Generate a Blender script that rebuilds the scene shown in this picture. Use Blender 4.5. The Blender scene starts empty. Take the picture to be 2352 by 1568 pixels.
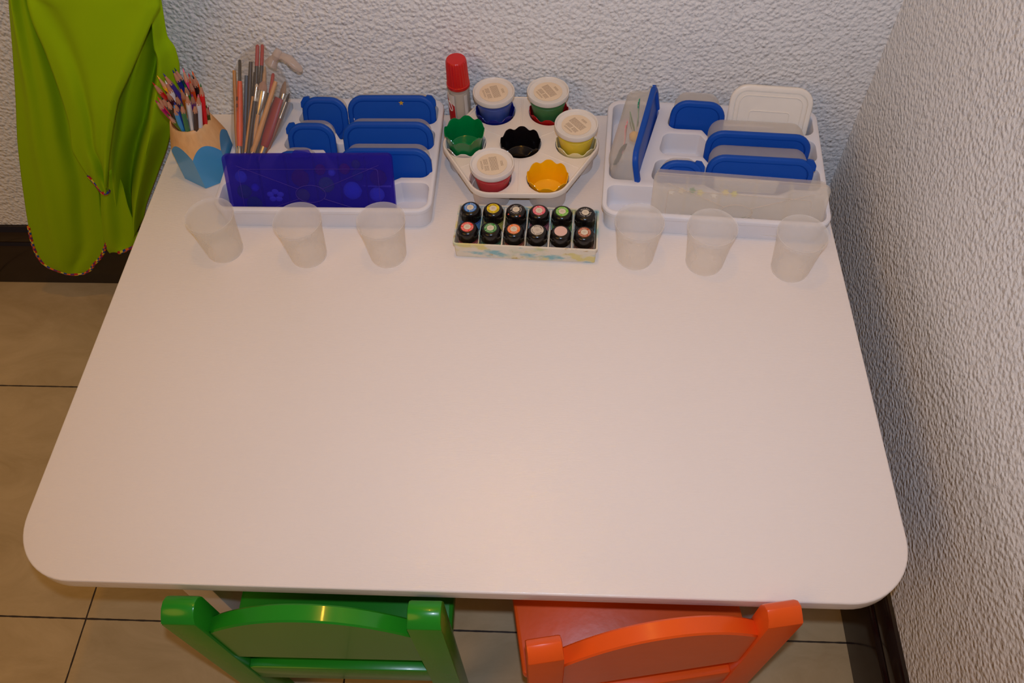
import bpy, bmesh, math, random
from mathutils import Vector, Matrix
from math import sin, cos, pi, radians, sqrt, atan2
random.seed(7)
S = bpy.context.scene
C = S.collection
T = 0.4352                      # height of the table top above the floor (metres)

# ------------------------------------------------------------------ camera
cam_d = bpy.data.cameras.new('camera'); cam_d.sensor_width = 36.0
cam_d.lens = 1894.26 / 2352 * 36.0; cam_d.clip_start = 0.02
cam = bpy.data.objects.new('camera', cam_d); C.objects.link(cam)
cam.location = (0.60184, -1.04745, 0.88537 + T)
cam.rotation_euler = (0.60068, 0.02817, 0.03858)
S.camera = cam
# ------------------------------------------------------------------ world, lights, exposure
w = bpy.data.worlds.new('room_world'); S.world = w; w.use_nodes = True
w.node_tree.nodes['Background'].inputs[0].default_value = (0.86, 0.80, 0.76, 1)
w.node_tree.nodes['Background'].inputs[1].default_value = 0.105
def lamp(name, kind, loc, energy, col, size, target=None):
    d = bpy.data.lights.new(name, kind); d.energy = energy; d.color = col
    if kind == 'AREA': d.shape = 'DISK'; d.size = size
    else: d.shadow_soft_size = size
    o = bpy.data.objects.new(name, d); C.objects.link(o); o.location = loc
    if target is not None:
        o.rotation_euler = (Vector(target) - Vector(loc)).to_track_quat('-Z', 'Y').to_euler()
    return o
lamp('ceiling_spotlight', 'POINT', (0.50, -0.29, T + 1.82), 14, (1.0, 0.484, 0.06), 0.030)
lamp('room_lamp', 'AREA', (-1.1, -2.3, 2.3), 16.8, (1.0, 0.50, 0.08), 1.70, (-0.2, -0.6, 0.0))
fl = lamp('camera_flash', 'SPOT', (0.607, -1.02, T + 0.958), 21.9, (0.623, 0.756, 1.0), 0.009, (0.62, -0.22, T + 0.08))
fl.data.spot_size = radians(122); fl.data.spot_blend = 1.0
vs = S.view_settings
S.display_settings.display_device = 'sRGB'
vs.view_transform = 'Standard'; vs.look = 'None'; vs.gamma = 1.0; vs.exposure = 0.0; vs.use_curve_mapping = False
S.cycles.transparent_max_bounces = 32
S.cycles.max_bounces = 10
S.cycles.sample_clamp_indirect = 4.0

# ------------------------------------------------------------------ materials
def lin(c):
    return tuple((v / 255 / 12.92) if v / 255 <= 0.04045 else ((v / 255 + 0.055) / 1.055) ** 2.4 for v in c)
_m = {}
def mat(name, col, rough=0.5, var=0.05, scale=30.0, bump=0.0, bscale=150.0, metal=0.0, alpha=1.0, coat=0.0, spec=0.5, stretch=None, srgb=True, sss=0.0, emit=0):
    if name in _m: return _m[name]
    m = bpy.data.materials.new(name); m.use_nodes = True; nt = m.node_tree; N = nt.nodes; L = nt.links
    b = N['Principled BSDF']
    c = lin(col) if srgb else col
    tc = N.new('ShaderNodeTexCoord'); mp = N.new('ShaderNodeMapping'); L.new(tc.outputs['Object'], mp.inputs[0])
    if stretch: mp.inputs['Scale'].default_value = stretch
    nz = N.new('ShaderNodeTexNoise'); nz.inputs['Scale'].default_value = scale; nz.inputs['Detail'].default_value = 4
    L.new(mp.outputs[0], nz.inputs['Vector'])
    mx = N.new('ShaderNodeMix'); mx.data_type = 'RGBA'
    mx.inputs[6].default_value = tuple(max(0, v * (1 - var)) for v in c) + (1,)
    mx.inputs[7].default_value = tuple(min(1, v * (1 + var)) for v in c) + (1,)
    L.new(nz.outputs['Fac'], mx.inputs[0]); L.new(mx.outputs[2], b.inputs['Base Color'])
    b.inputs['Roughness'].default_value = rough; b.inputs['Metallic'].default_value = metal
    b.inputs['Specular IOR Level'].default_value = spec
    b.inputs['Coat Weight'].default_value = coat; b.inputs['Coat Roughness'].default_value = 0.08
    b.inputs['Alpha'].default_value = alpha
    if bump:
        n2 = N.new('ShaderNodeTexNoise'); n2.inputs['Scale'].default_value = bscale; n2.inputs['Detail'].default_value = 3
        L.new(mp.outputs[0], n2.inputs['Vector'])
        bp = N.new('ShaderNodeBump'); bp.inputs['Strength'].default_value = bump; bp.inputs['Distance'].default_value = 0.002
        L.new(n2.outputs['Fac'], bp.inputs['Height']); L.new(bp.outputs[0], b.inputs['Normal'])
    _m[name] = m; return m
def stucco(name):
    m = bpy.data.materials.new(name); m.use_nodes = True; nt = m.node_tree; N = nt.nodes; L = nt.links
    b = N['Principled BSDF']; b.inputs['Roughness'].default_value = 0.55
    tc = N.new('ShaderNodeTexCoord')
    n1 = N.new('ShaderNodeTexNoise'); n1.inputs['Scale'].default_value = 165; n1.inputs['Detail'].default_value = 2.5; n1.inputs['Roughness'].default_value = 0.5; n1.inputs['Distortion'].default_value = 0.15
    n2 = N.new('ShaderNodeTexVoronoi'); n2.feature = 'SMOOTH_F1'; n2.inputs['Scale'].default_value = 165; n2.inputs['Smoothness'].default_value = 0.7
    n3 = N.new('ShaderNodeTexNoise'); n3.inputs['Scale'].default_value = 40; n3.inputs['Detail'].default_value = 2
    for n in (n1, n2, n3): L.new(tc.outputs['Object'], n.inputs['Vector'])
    a = N.new('ShaderNodeMath'); a.operation = 'MULTIPLY_ADD'; a.inputs[1].default_value = -1.05
    L.new(n2.outputs['Distance'], a.inputs[0]); L.new(n1.outputs['Fac'], a.inputs[2])
    a2 = N.new('ShaderNodeMath'); a2.operation = 'MULTIPLY_ADD'; a2.inputs[1].default_value = 0.7
    L.new(n3.outputs['Fac'], a2.inputs[0]); L.new(a.outputs[0], a2.inputs[2])
    bp = N.new('ShaderNodeBump'); bp.inputs['Strength'].default_value = 1.0; bp.inputs['Distance'].default_value = 0.0030
    L.new(a2.outputs[0], bp.inputs['Height']); L.new(bp.outputs[0], b.inputs['Normal'])
    mx = N.new('ShaderNodeMix'); mx.data_type = 'RGBA'
    mx.inputs[6].default_value = (0.79, 0.79, 0.785, 1); mx.inputs[7].default_value = (0.85, 0.85, 0.845, 1)
    L.new(n3.outputs['Fac'], mx.inputs[0]); L.new(mx.outputs[2], b.inputs['Base Color'])
    return m
def tiles(name):
    m = bpy.data.materials.new(name); m.use_nodes = True; nt = m.node_tree; N = nt.nodes; L = nt.links
    b = N['Principled BSDF']; b.inputs['Roughness'].default_value = 0.38
    tc = N.new('ShaderNodeTexCoord'); sx = N.new('ShaderNodeSeparateXYZ'); L.new(tc.outputs['Object'], sx.inputs[0])
    wob = N.new('ShaderNodeTexNoise'); wob.inputs['Scale'].default_value = 60; L.new(tc.outputs['Object'], wob.inputs['Vector'])
    fac = []
    for i, off in ((0, -0.132), (1, -0.265)):
        s = N.new('ShaderNodeMath'); s.operation = 'SUBTRACT'; s.inputs[1].default_value = off; L.new(sx.outputs[i], s.inputs[0])
        d = N.new('ShaderNodeMath'); d.operation = 'DIVIDE'; d.inputs[1].default_value = 0.43; L.new(s.outputs[0], d.inputs[0])
        r = N.new('ShaderNodeMath'); r.operation = 'ROUND'; L.new(d.outputs[0], r.inputs[0])
        e = N.new('ShaderNodeMath'); e.operation = 'SUBTRACT'; L.new(d.outputs[0], e.inputs[0]); L.new(r.outputs[0], e.inputs[1])
        ab = N.new('ShaderNodeMath'); ab.operation = 'ABSOLUTE'; L.new(e.outputs[0], ab.inputs[0])
        wz = N.new('ShaderNodeMath'); wz.operation = 'MULTIPLY_ADD'; wz.inputs[1].default_value = 0.0035; wz.inputs[2].default_value = 0.0014; L.new(wob.outputs['Fac'], wz.inputs[0])
        lt = N.new('ShaderNodeMath'); lt.operation = 'LESS_THAN'; L.new(ab.outputs[0], lt.inputs[0]); L.new(wz.outputs[0], lt.inputs[1]); fac.append(lt)
    mxm = N.new('ShaderNodeMath'); mxm.operation = 'MAXIMUM'; L.new(fac[0].outputs[0], mxm.inputs[0]); L.new(fac[1].outputs[0], mxm.inputs[1])
    n1 = N.new('ShaderNodeTexNoise'); n1.inputs['Scale'].default_value = 6; n1.inputs['Detail'].default_value = 7; n1.inputs['Roughness'].default_value = 0.65; n1.inputs['Distortion'].default_value = 0.8
    mp = N.new('ShaderNodeMapping'); mp.inputs['Scale'].default_value = (1, 2.2, 1); L.new(tc.outputs['Object'], mp.inputs[0]); L.new(mp.outputs[0], n1.inputs['Vector'])
    cr = N.new('ShaderNodeValToRGB'); cr.color_ramp.elements[0].position = 0.3; cr.color_ramp.elements[0].color = (0.44, 0.32, 0.165, 1)
    cr.color_ramp.elements[1].position = 0.72; cr.color_ramp.elements[1].color = (0.60, 0.455, 0.26, 1); L.new(n1.outputs['Fac'], cr.inputs[0])
    mx = N.new('ShaderNodeMix'); mx.data_type = 'RGBA'; mx.inputs[7].default_value = (0.035, 0.022, 0.015, 1)
    L.new(cr.outputs[0], mx.inputs[6]); L.new(mxm.outputs[0], mx.inputs[0]); L.new(mx.outputs[2], b.inputs['Base Color'])
    return m
def painted_top(name):
    m = mat(name, (236, 227, 221), rough=0.10, var=0.03, scale=5, spec=0.40)
    nt = m.node_tree; N = nt.nodes; L = nt.links; b = N['Principled BSDF']
    tc = N.new('ShaderNodeTexCoord'); mp = N.new('ShaderNodeMapping'); mp.inputs['Scale'].default_value = (1.0, 5.0, 1.0)
    L.new(tc.outputs['Object'], mp.inputs[0])
    n = N.new('ShaderNodeTexNoise'); n.inputs['Scale'].default_value = 120; n.inputs['Detail'].default_value = 6; n.inputs['Roughness'].default_value = 0.6
    L.new(mp.outputs[0], n.inputs['Vector'])
    bp = N.new('ShaderNodeBump'); bp.inputs['Strength'].default_value = 0.40; bp.inputs['Distance'].default_value = 0.0008
    L.new(n.outputs['Fac'], bp.inputs['Height']); L.new(bp.outputs[0], b.inputs['Normal'])
    return m
def splashed(name):
    m = mat(name, (226, 216, 196), rough=0.5, var=0.05, scale=60)
    nt = m.node_tree; N = nt.nodes; L = nt.links; b = N['Principled BSDF']
    src = b.inputs['Base Color'].links[0].from_socket
    tc = N.new('ShaderNodeTexCoord')
    for col, sc, seed, lo, hi in (((0.08, 0.42, 0.50, 1), 28, 3.1, 0.55, 0.63), ((0.70, 0.60, 0.15, 1), 34, 8.3, 0.56, 0.64), ((0.42, 0.55, 0.33, 1), 24, 14.7, 0.57, 0.68), ((0.50, 0.33, 0.12, 1), 60, 21.9, 0.63, 0.68)):
        mp = N.new('ShaderNodeMapping'); mp.inputs['Location'].default_value = (seed, seed * 0.7, seed * 1.3); mp.inputs['Scale'].default_value = (0.8, 1, 1.5)
        L.new(tc.outputs['Object'], mp.inputs[0])
        n = N.new('ShaderNodeTexNoise'); n.inputs['Scale'].default_value = sc; n.inputs['Detail'].default_value = 5; L.new(mp.outputs[0], n.inputs['Vector'])
        cr = N.new('ShaderNodeValToRGB'); cr.color_ramp.elements[0].position = lo; cr.color_ramp.elements[1].position = hi
        cr.color_ramp.elements[1].color = (0.75, 0.75, 0.75, 1); L.new(n.outputs['Fac'], cr.inputs[0])
        mx = N.new('ShaderNodeMix'); mx.data_type = 'RGBA'; mx.inputs[7].default_value = col
        L.new(cr.outputs[0], mx.inputs[0]); L.new(src, mx.inputs[6]); src = mx.outputs[2]
    L.new(src, b.inputs['Base Color'])
    return m
def wood(name, a, bcol, sc=(60, 60, 6), rough=0.5):
    if name in _m: return _m[name]
    m = bpy.data.materials.new(name); m.use_nodes = True; nt = m.node_tree; N = nt.nodes; L = nt.links
    b = N['Principled BSDF']; b.inputs['Roughness'].default_value = rough
    tc = N.new('ShaderNodeTexCoord'); mp = N.new('ShaderNodeMapping'); mp.inputs['Scale'].default_value = sc; L.new(tc.outputs['Object'], mp.inputs[0])
    n = N.new('ShaderNodeTexNoise'); n.inputs['Scale'].default_value = 6; n.inputs['Detail'].default_value = 5; n.inputs['Distortion'].default_value = 0.4; L.new(mp.outputs[0], n.inputs['Vector'])
    mx = N.new('ShaderNodeMix'); mx.data_type = 'RGBA'; mx.inputs[6].default_value = lin(a) + (1,); mx.inputs[7].default_value = lin(bcol) + (1,)
    L.new(n.outputs['Fac'], mx.inputs[0]); L.new(mx.outputs[2], b.inputs['Base Color'])
    _m[name] = m; return m
def clear(name, col, opac, rough=0.25, tint=(1, 1, 1), var=0.08, thru=0.45):
    """see-through plastic: part of the light passes straight, part is scattered by the plastic"""
    if name in _m: return _m[name]
    m = bpy.data.materials.new(name); m.use_nodes = True; nt = m.node_tree; N = nt.nodes; L = nt.links
    b = N['Principled BSDF']; out = N['Material Output']
    b.inputs['Base Color'].default_value = lin(col) + (1,); b.inputs['Roughness'].default_value = rough
    tc = N.new('ShaderNodeTexCoord'); n = N.new('ShaderNodeTexNoise'); n.inputs['Scale'].default_value = 35; L.new(tc.outputs['Object'], n.inputs['Vector'])
    f = N.new('ShaderNodeMath'); f.operation = 'MULTIPLY_ADD'; f.inputs[1].default_value = var * opac * 2; f.inputs[2].default_value = opac * (1 - var); L.new(n.outputs['Fac'], f.inputs[0])
    t = N.new('ShaderNodeBsdfTransparent'); t.inputs[0].default_value = tuple(tint) + (1,)
    tl = N.new('ShaderNodeBsdfTranslucent'); tl.inputs[0].default_value = tuple(min(1, v * 1.04) for v in lin(col)) + (1,)
    sc_ = N.new('ShaderNodeMixShader'); sc_.inputs[0].default_value = thru; L.new(b.outputs[0], sc_.inputs[1]); L.new(tl.outputs[0], sc_.inputs[2])
    ms = N.new('ShaderNodeMixShader'); L.new(f.outputs[0], ms.inputs[0]); L.new(t.outputs[0], ms.inputs[1]); L.new(sc_.outputs[0], ms.inputs[2])
    L.new(ms.outputs[0], out.inputs[0])
    _m[name] = m; return m

# ------------------------------------------------------------------ mesh helpers
class G:
    def __init__(s): s.bm = bmesh.new(); s.mi = 0
    def loft(s, rings, cap0=True, cap1=True, closed=True):
        V = [[s.bm.verts.new(p) for p in r] for r in rings]; n = len(V[0])
        for a, b in zip(V, V[1:]):
            for i in range(n if closed else n - 1):
                j = (i + 1) % n
                f = s.bm.faces.new((a[i], a[j], b[j], b[i])); f.material_index = s.mi
        if cap0: f = s.bm.faces.new(V[0][::-1]); f.material_index = s.mi
        if cap1: f = s.bm.faces.new(V[-1]); f.material_index = s.mi
        return V
    def lathe(s, prof, n=40, c=(0, 0, 0), cap0=True, cap1=True, rf=None):
        R = []
        for r, z in prof:
            R.append([(c[0] + (r if rf is None else r * rf(2 * pi * i / n)) * cos(2 * pi * i / n), c[1] + (r if rf is None else r * rf(2 * pi * i / n)) * sin(2 * pi * i / n), c[2] + z) for i in range(n)])
        s.loft(R, cap0, cap1); return s
    def prism(s, poly, z0, z1, ch=0.0, ch0=0.0):
        R = []
        if ch0: R.append([(x, y, z0) for x, y in inset(poly, ch0)]); R.append([(x, y, z0 + ch0) for x, y in poly])
        else: R.append([(x, y, z0) for x, y in poly])
        if ch:
            R.append([(x, y, z1 - ch) for x, y in poly]); R.append([(x, y, z1 - ch * 0.3) for x, y in inset(poly, ch * 0.3)]); R.append([(x, y, z1) for x, y in inset(poly, ch)])
        else: R.append([(x, y, z1) for x, y in poly])
        s.loft(R); return s
    def box(s, x0, x1, y0, y1, z0, z1, bev=0.0, seg=2):
        v = [s.bm.verts.new(p) for p in ((x0, y0, z0), (x1, y0, z0), (x1, y1, z0), (x0, y1, z0), (x0, y0, z1), (x1, y0, z1), (x1, y1, z1), (x0, y1, z1))]
        fs = [s.bm.faces.new([v[i] for i in q]) for q in ((3, 2, 1, 0), (4, 5, 6, 7), (0, 1, 5, 4), (1, 2, 6, 5), (2, 3, 7, 6), (3, 0, 4, 7))]
        for f in fs: f.material_index = s.mi
        if bev:
            es = list({e for f in fs for e in f.edges})
            bmesh.ops.bevel(s.bm, geom=es, offset=bev, segments=seg, profile=0.5, affect='EDGES')
        return s
    def tube(s, pts, r, n=8, caps=True, flat=1.0):
        P = [Vector(p) for p in pts]; rr = r if isinstance(r, (list, tuple)) else [r] * len(P); R = []
        up = None
        for i, p in enumerate(P):
            d = (P[min(i + 1, len(P) - 1)] - P[max(i - 1, 0)]).normalized()
            if up is None:
                up = Vector((0, 0, 1)) if abs(d.z) < 0.9 else Vector((1, 0, 0))
            a = d.cross(up)
            if a.length < 1e-6: a = d.orthogonal()
            a.normalize(); b = a.cross(d).normalized(); up = b
            R.append([tuple(p + a * (cos(2 * pi * k / n) * rr[i]) + b * (sin(2 * pi * k / n) * rr[i] * flat)) for k in range(n)])
        s.loft(R, caps, caps); return s
    def ball(s, c, r, u=12, v=8, sc=(1, 1, 1), noise=0.0):
        pr = []
        R = []
        for j in range(v + 1):
            t = pi * j / v; rr = max(1e-4, sin(t))
            R.append([(c[0] + r * sc[0] * rr * cos(2 * pi * i / u) * (1 + noise * random.uniform(-1, 1)), c[1] + r * sc[1] * rr * sin(2 * pi * i / u) * (1 + noise * random.uniform(-1, 1)), c[2] - r * sc[2] * cos(t)) for i in range(u)])
        s.loft(R, True, True); return s
    def xf(s, M):
        bmesh.ops.transform(s.bm, matrix=M, verts=s.bm.verts); return s
def inset(poly, d):
    n = len(poly); out = []
    for i in range(n):
        a = Vector(poly[i - 1]); b = Vector(poly[i]); c = Vector(poly[(i + 1) % n])
        e1 = (b - a); e2 = (c - b)
        if e1.length < 1e-9: e1 = e2
        if e2.length < 1e-9: e2 = e1
        n1 = Vector((-e1.y, e1.x)).normalized(); n2 = Vector((-e2.y, e2.x)).normalized()
        m = (n1 + n2)
        if m.length < 1e-6: m = n1
        m.normalize(); k = d / max(0.35, m.dot(n1))
        out.append((b.x + m.x * k, b.y + m.y * k))
    return out
def rpoly(pts, r, n=6):
    """counter-clockwise polygon with rounded corners; r a number or one per corner"""
    out = []; N_ = len(pts)
    for i in range(N_):
        ri = r[i] if isinstance(r, (list, tuple)) else r
        p = Vector(pts[i]); a = Vector(pts[i - 1]); b = Vector(pts[(i + 1) % N_])
        da = (a - p); db = (b - p); la, lb = da.length, db.length; da.normalize(); db.normalize()
        ang = da.angle(db)
        t = min(ri / max(1e-6, math.tan(ang / 2)), la * 0.48, lb * 0.48)
        if ri <= 0 or abs(ang - pi) < 0.02: out.append((p.x, p.y)); continue
        rad = t * math.tan(ang / 2); bis = (da + db).normalized(); cc = p + bis * (rad / sin(ang / 2))
        s = p + da * t - cc; e = p + db * t - cc
        a0 = atan2(s.y, s.x); a1 = atan2(e.y, e.x); dd = (a1 - a0 + pi) % (2 * pi) - pi
        for k in range(n + 1):
            q = a0 + dd * k / n; out.append((cc.x + rad * cos(q), cc.y + rad * sin(q)))
    return out
def rrect(x0, x1, y0, y1, r, n=6): return rpoly([(x0, y0), (x1, y0), (x1, y1), (x0, y1)], r, n)
def obj(name, g, mats, parent=None, loc=None, sharp=38, smooth=True):
    bm = g.bm if isinstance(g, G) else g
    bmesh.ops.recalc_face_normals(bm, faces=bm.faces)
    me = bpy.data.meshes.new(name); bm.to_mesh(me); bm.free()
    for m in (mats if isinstance(mats, (list, tuple)) else [mats]): me.materials.append(m)
    if smooth:
        me.polygons.foreach_set('use_smooth', [True] * len(me.polygons)); me.set_sharp_from_angle(angle=radians(sharp))
    o = bpy.data.objects.new(name, me); C.objects.link(o)
    if parent is not None: o.parent = parent
    if loc is not None: o.location = loc
    return o
def tag(o, label, cat, group=None):
    o['label'] = label; o['category'] = cat
    if group: o['group'] = group
    return o
def thing(name, label, cat, loc=(0, 0, 0), rot=(0, 0, 0), group=None):
    o = bpy.data.objects.new(name, None); C.objects.link(o); o.empty_display_size = 0.02
    o.location = loc; o.rotation_euler = rot
    return tag(o, label, cat, group)
def structure(name, g, m, **k):
    o = obj(name, g, m, **k); o['kind'] = 'structure'; return o
def copy_tree(o, parent=None):
    c = o.copy(); C.objects.link(c)
    if parent is not None: c.parent = parent
    for ch in list(o.children): copy_tree(ch, c)
    return c
def axis_rot(a, b):
    """location and rotation of a thing whose own z axis runs from a to b"""
    d = Vector(b) - Vector(a)
    return Vector(a), d.to_track_quat('Z', 'Y').to_euler(), d.length
_gl = {}
def glyph(ch):
    if ch not in _gl:
        cu = bpy.data.curves.new('glyph', 'FONT'); cu.body = ch; cu.size = 1.0; cu.align_x = 'CENTER'; cu.extrude = 0.02
        o = bpy.data.objects.new('glyph', cu); C.objects.link(o)
        dg = bpy.context.evaluated_depsgraph_get(); me = bpy.data.meshes.new_from_object(o.evaluated_get(dg))
        _gl[ch] = ([tuple(v.co) for v in me.vertices], [tuple(p.vertices) for p in me.polygons])
        bpy.data.objects.remove(o); bpy.data.curves.remove(cu); bpy.data.meshes.remove(me)
    return _gl[ch]
def put_glyph(g, ch, M):
    if ch == ' ': return
    V, F = glyph(ch); vv = [g.bm.verts.new(M @ Vector(v)) for v in V]
    for f in F:
        try: fc = g.bm.faces.new([vv[i] for i in f]); fc.material_index = g.mi
        except ValueError: pass
def arc_text(g, text, r, size, mid, z, top=True, step=None):
    n = len(text); step = step or size * 0.78 / r
    for i, ch in enumerate(text):
        if top:
            a = mid - (i - (n - 1) / 2) * step; rot = a - pi / 2
        else:
            a = mid + (i - (n - 1) / 2) * step; rot = a + pi / 2
        rr = r - size * 0.35 if top else r + size * 0.35
        put_glyph(g, ch, Matrix.Translation((rr * cos(a), rr * sin(a), z)) @ Matrix.Rotation(rot, 4, 'Z') @ Matrix.Scale(size, 4))

# ------------------------------------------------------------------ the room
M_stucco = stucco('rough_white_stucco'); M_floor = tiles('beige_floor_tile')
M_base = mat('dark_glossy_skirting', (30, 18, 16), rough=0.12, var=0.2, bump=0.05, bscale=20)
g = G(); g.box(-2.4, 1.35, 0.004, 0.14, 0, 2.6); structure('wall_back', g, M_stucco)
g = G(); g.box(1.0832, 1.35, -2.6, 0.004, 0, 2.6); structure('wall_right', g, M_stucco)
g = G(); g.box(-2.4, 1.35, -2.6, 0.14, -0.06, -0.0003); structure('floor', g, M_floor)
def skirting(prof, a, b):
    """profile (distance from wall, height) swept from a to b; the wall lies to the left of the direction"""
    g = G(); d = (Vector(b) - Vector(a)).normalized(); nrm = Vector((d.y, -d.x))
    g.loft([[(p[0] + nrm.x * q[0], p[1] + nrm.y * q[0], q[1]) for q in prof] for p in (a, b)]); return g
PR = [(0, 0), (0.018, 0), (0.018, 0.112), (0.0165, 0.116), (0.0125, 0.119), (0.0135, 0.126), (0.013, 0.140), (0.010, 0.150), (0.005, 0.156), (0, 0.157)]
structure('baseboard_back', skirting([(q[0], q[1]) for q in PR], (-2.4, 0.004), (1.0832, 0.004)), M_base)
structure('baseboard_right', skirting([(q[0], q[1]) for q in PR], (1.0832, 0.004), (1.0832, -2.6)), M_base)

# ------------------------------------------------------------------ table
M_top = painted_top('white_brushed_paint')
M_leg = mat('white_leg_paint', (228, 214, 204), rough=0.4)
D = 0.771
tb = thing('activity_table', 'low white painted table with rounded front corners, filling most of the picture', 'table', (0.5, -D / 2, 0))
g = G(); poly = rpoly([(-0.5, -D / 2), (0.5, -D / 2), (0.5, D / 2 - 0.001), (-0.5, D / 2 - 0.001)], [0.075, 0.075, 0.006, 0.006], 14)
R = []
for k in range(7):
    a = pi / 2 * k / 6; R.append([(x, y, T - 0.022 + 0.003 * (1 - cos(a))) for x, y in inset(poly, 0.003 * (1 - sin(a)))])
for k in range(7):
    a = pi / 2 * k / 6; R.append([(x, y, T - 0.0028 + 0.0025 * sin(a)) for x, y in inset(poly, 0.0025 * (1 - cos(a)))])
g.loft(R); obj('tabletop', g, M_top, tb)
for sx in (-1, 1):
    for sy in (-1, 1):
        g = G(); x = 0.400 if sx > 0 else -0.363; y = -0.310 if sy < 0 else 0.315; g.box(x - 0.021, x + 0.021, y - 0.021, y + 0.021, 0, T - 0.0215, 0.003)
        obj('leg', g, M_leg, tb)
for a in ((-0.343, 0.380, -0.305, -0.287), (-0.343, 0.380, 0.300, 0.318)):
    g = G(); g.box(a[0], a[1], a[2], a[3], T - 0.075, T - 0.0215, 0.002); obj('frame_rail', g, M_leg, tb)
for sx in (-1, 1):
    g = G(); x = 0.392 if sx > 0 else -0.355; g.box(x - 0.009, x + 0.009, -0.289, 0.302, T - 0.075, T - 0.0215, 0.002); obj('frame_rail', g, M_leg, tb)

# ------------------------------------------------------------------ chairs
def chair(label, m, loc, rz, hgt, sp=0.1335, dp=0.031, sx0=0.0):
    c = thing('child_chair', label, 'chair', loc, (0, 0, rz), 'two small painted chairs pushed under the table')
    for s in (-1, 1):
        x = s * sp; hw = 0.0185
        g = G(); R = []
        for yy, zz in [(0.0, 0), (0.027, 0)]: pass
        prof = [(0, 0), (dp, 0), (dp, hgt - 0.015), (dp, hgt - 0.012), (dp - 0.003, hgt - 0.005), (dp - 0.010, hgt - 0.0005), (0.013, hgt - 0.001), (0.005, hgt - 0.006), (0.0005, hgt - 0.0128), (0.0, hgt - 0.0136), (0.0, hgt - 0.016)]
        g.loft([[(x + sx * hw, y - 0.04 * 0 , z) for y, z in prof] for sx in (-1, 1)])
        es = [e for e in g.bm.edges if abs(e.verts[0].co.x - e.verts[1].co.x) < 1e-6 and max(v.co.z for v in e.verts) > 0.001]
        bmesh.ops.bevel(g.bm, geom=es, offset=0.0025, segments=2, profile=0.5, affect='EDGES')
        obj('back_post', g, m, c)
    g = G(); W = sp - 0.018; pts = [(-W, hgt - 0.163), (W, hgt - 0.163)]
    for k in range(25):
        x = W - 2 * W * k / 24; pts.append((x, hgt - 0.060 + 0.056 * (1 - abs(x / (W * 1.03)) ** 2.1)))
    def sw(y, ins): return [(x, y, z) for x, z in inset(pts, ins)]
    g.loft([sw(0.003, 0.002), sw(0.005, 0), sw(0.021, 0), sw(0.023, 0.002)]); obj('backrest_panel', g, m, c)
    g = G(); g.box(-W, W, 0.002, 0.022, hgt - 0.268, hgt - 0.213, 0.0025); obj('rear_rail', g, m, c)
    g = G(); poly = rpoly([(-0.143 + sx0, 0.034), (0.143 + sx0, 0.034), (0.143 + sx0, 0.300), (-0.143 + sx0, 0.300)], [0.006, 0.006, 0.02, 0.02], 5)
    g.prism(poly, hgt - 0.226, hgt - 0.206, 0.004, 0.003); obj('seat', g, m, c)
    for s in (-1, 1):
        g = G(); g.box(s * 0.122 - 0.015, s * 0.122 + 0.015, 0.255, 0.285, 0, hgt - 0.2262, 0.002); obj('front_leg', g, m, c)
        g = G(); g.box(s * 0.122 - 0.008, s * 0.122 + 0.008, 0.0285, 0.2548, hgt - 0.265, hgt - 0.2262, 0.002); obj('side_rail', g, m, c)
    return c
M_green = mat('green_gloss_paint', (34, 138, 30), rough=0.26, var=0.06, coat=0.15, bump=0.05, bscale=60, spec=0.4)
M_orange = mat('orange_gloss_paint', (234, 90, 27), rough=0.30, var=0.06, coat=0.08, bump=0.08, bscale=70, spec=0.3)
chair('glossy green wooden child chair with arched backrest, left of the orange one', M_green, (0.3398, -0.810, 0), radians(0.6), T + 0.002)
chair('glossy orange wooden child chair turned slightly, right of the green one', M_orange, (0.7270, -0.8215, 0), radians(10.1), T + 0.026, 0.1247, 0.025, -0.004)

# ------------------------------------------------------------------ green apron hanging on the wall
M_cloth = mat('lime_green_cotton', (152, 190, 2), rough=0.85, var=0.06, scale=9, bump=0.15, bscale=14, spec=0.15)
M_pipe = [mat('piping_red', (190, 30, 35), 0.7), mat('piping_yellow', (235, 205, 50), 0.7), mat('piping_blue', (35, 70, 150), 0.7), mat('piping_orange', (235, 110, 30), 0.7), mat('piping_purple', (100, 40, 110), 0.7)]
LEFT = [(-0.1152, 0.2932, -0.0878, 0.293), (-0.1416, 0.243, -0.1052, 0.2429), (-0.1809, 0.1585, -0.1215, 0.1585), (-0.2194, 0.079, -0.1351, 0.0744), (-0.2666, -0.0136, -0.1592, -0.0129), (-0.3065, -0.1019, -0.177, -0.1109), (-0.3442, -0.189, -0.2069, -0.1871), (-0.3657, -0.242, -0.2224, -0.2398), (-0.3768, -0.2729, -0.2281, -0.2618), (-0.3849, -0.3048, -0.2564, -0.3025), (-0.3851, -0.327, -0.2827, -0.3264), (-0.3788, -0.3401, -0.2992, -0.3453), (-0.359, -0.3532, -0.316, -0.3551)]
FLAP = [(-0.0782, 0.3111, 0.106, 0.3102), (-0.0955, 0.2625, 0.0861, 0.2619), (-0.0981, 0.2497, 0.0836, 0.2525), (-0.1041, 0.2235, 0.0647, 0.2311), (-0.1082, 0.1856, 0.0294, 0.1856), (-0.1159, 0.1455, -0.0028, 0.1441), (-0.124, 0.103, -0.0387, 0.1009), (-0.1367, 0.0493, -0.0683, 0.0497), (-0.1566, 0.0007, -0.0944, 0.0011), (-0.1578, -0.0243, -0.1068, -0.0239), (-0.1588, -0.051, -0.121, -0.0526), (-0.1558, -0.0667, -0.1296, -0.0704), (-0.1525, -0.0836, -0.1374, -0.0865), (-0.1498, -0.0958, -0.1432, -0.0978)]
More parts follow.
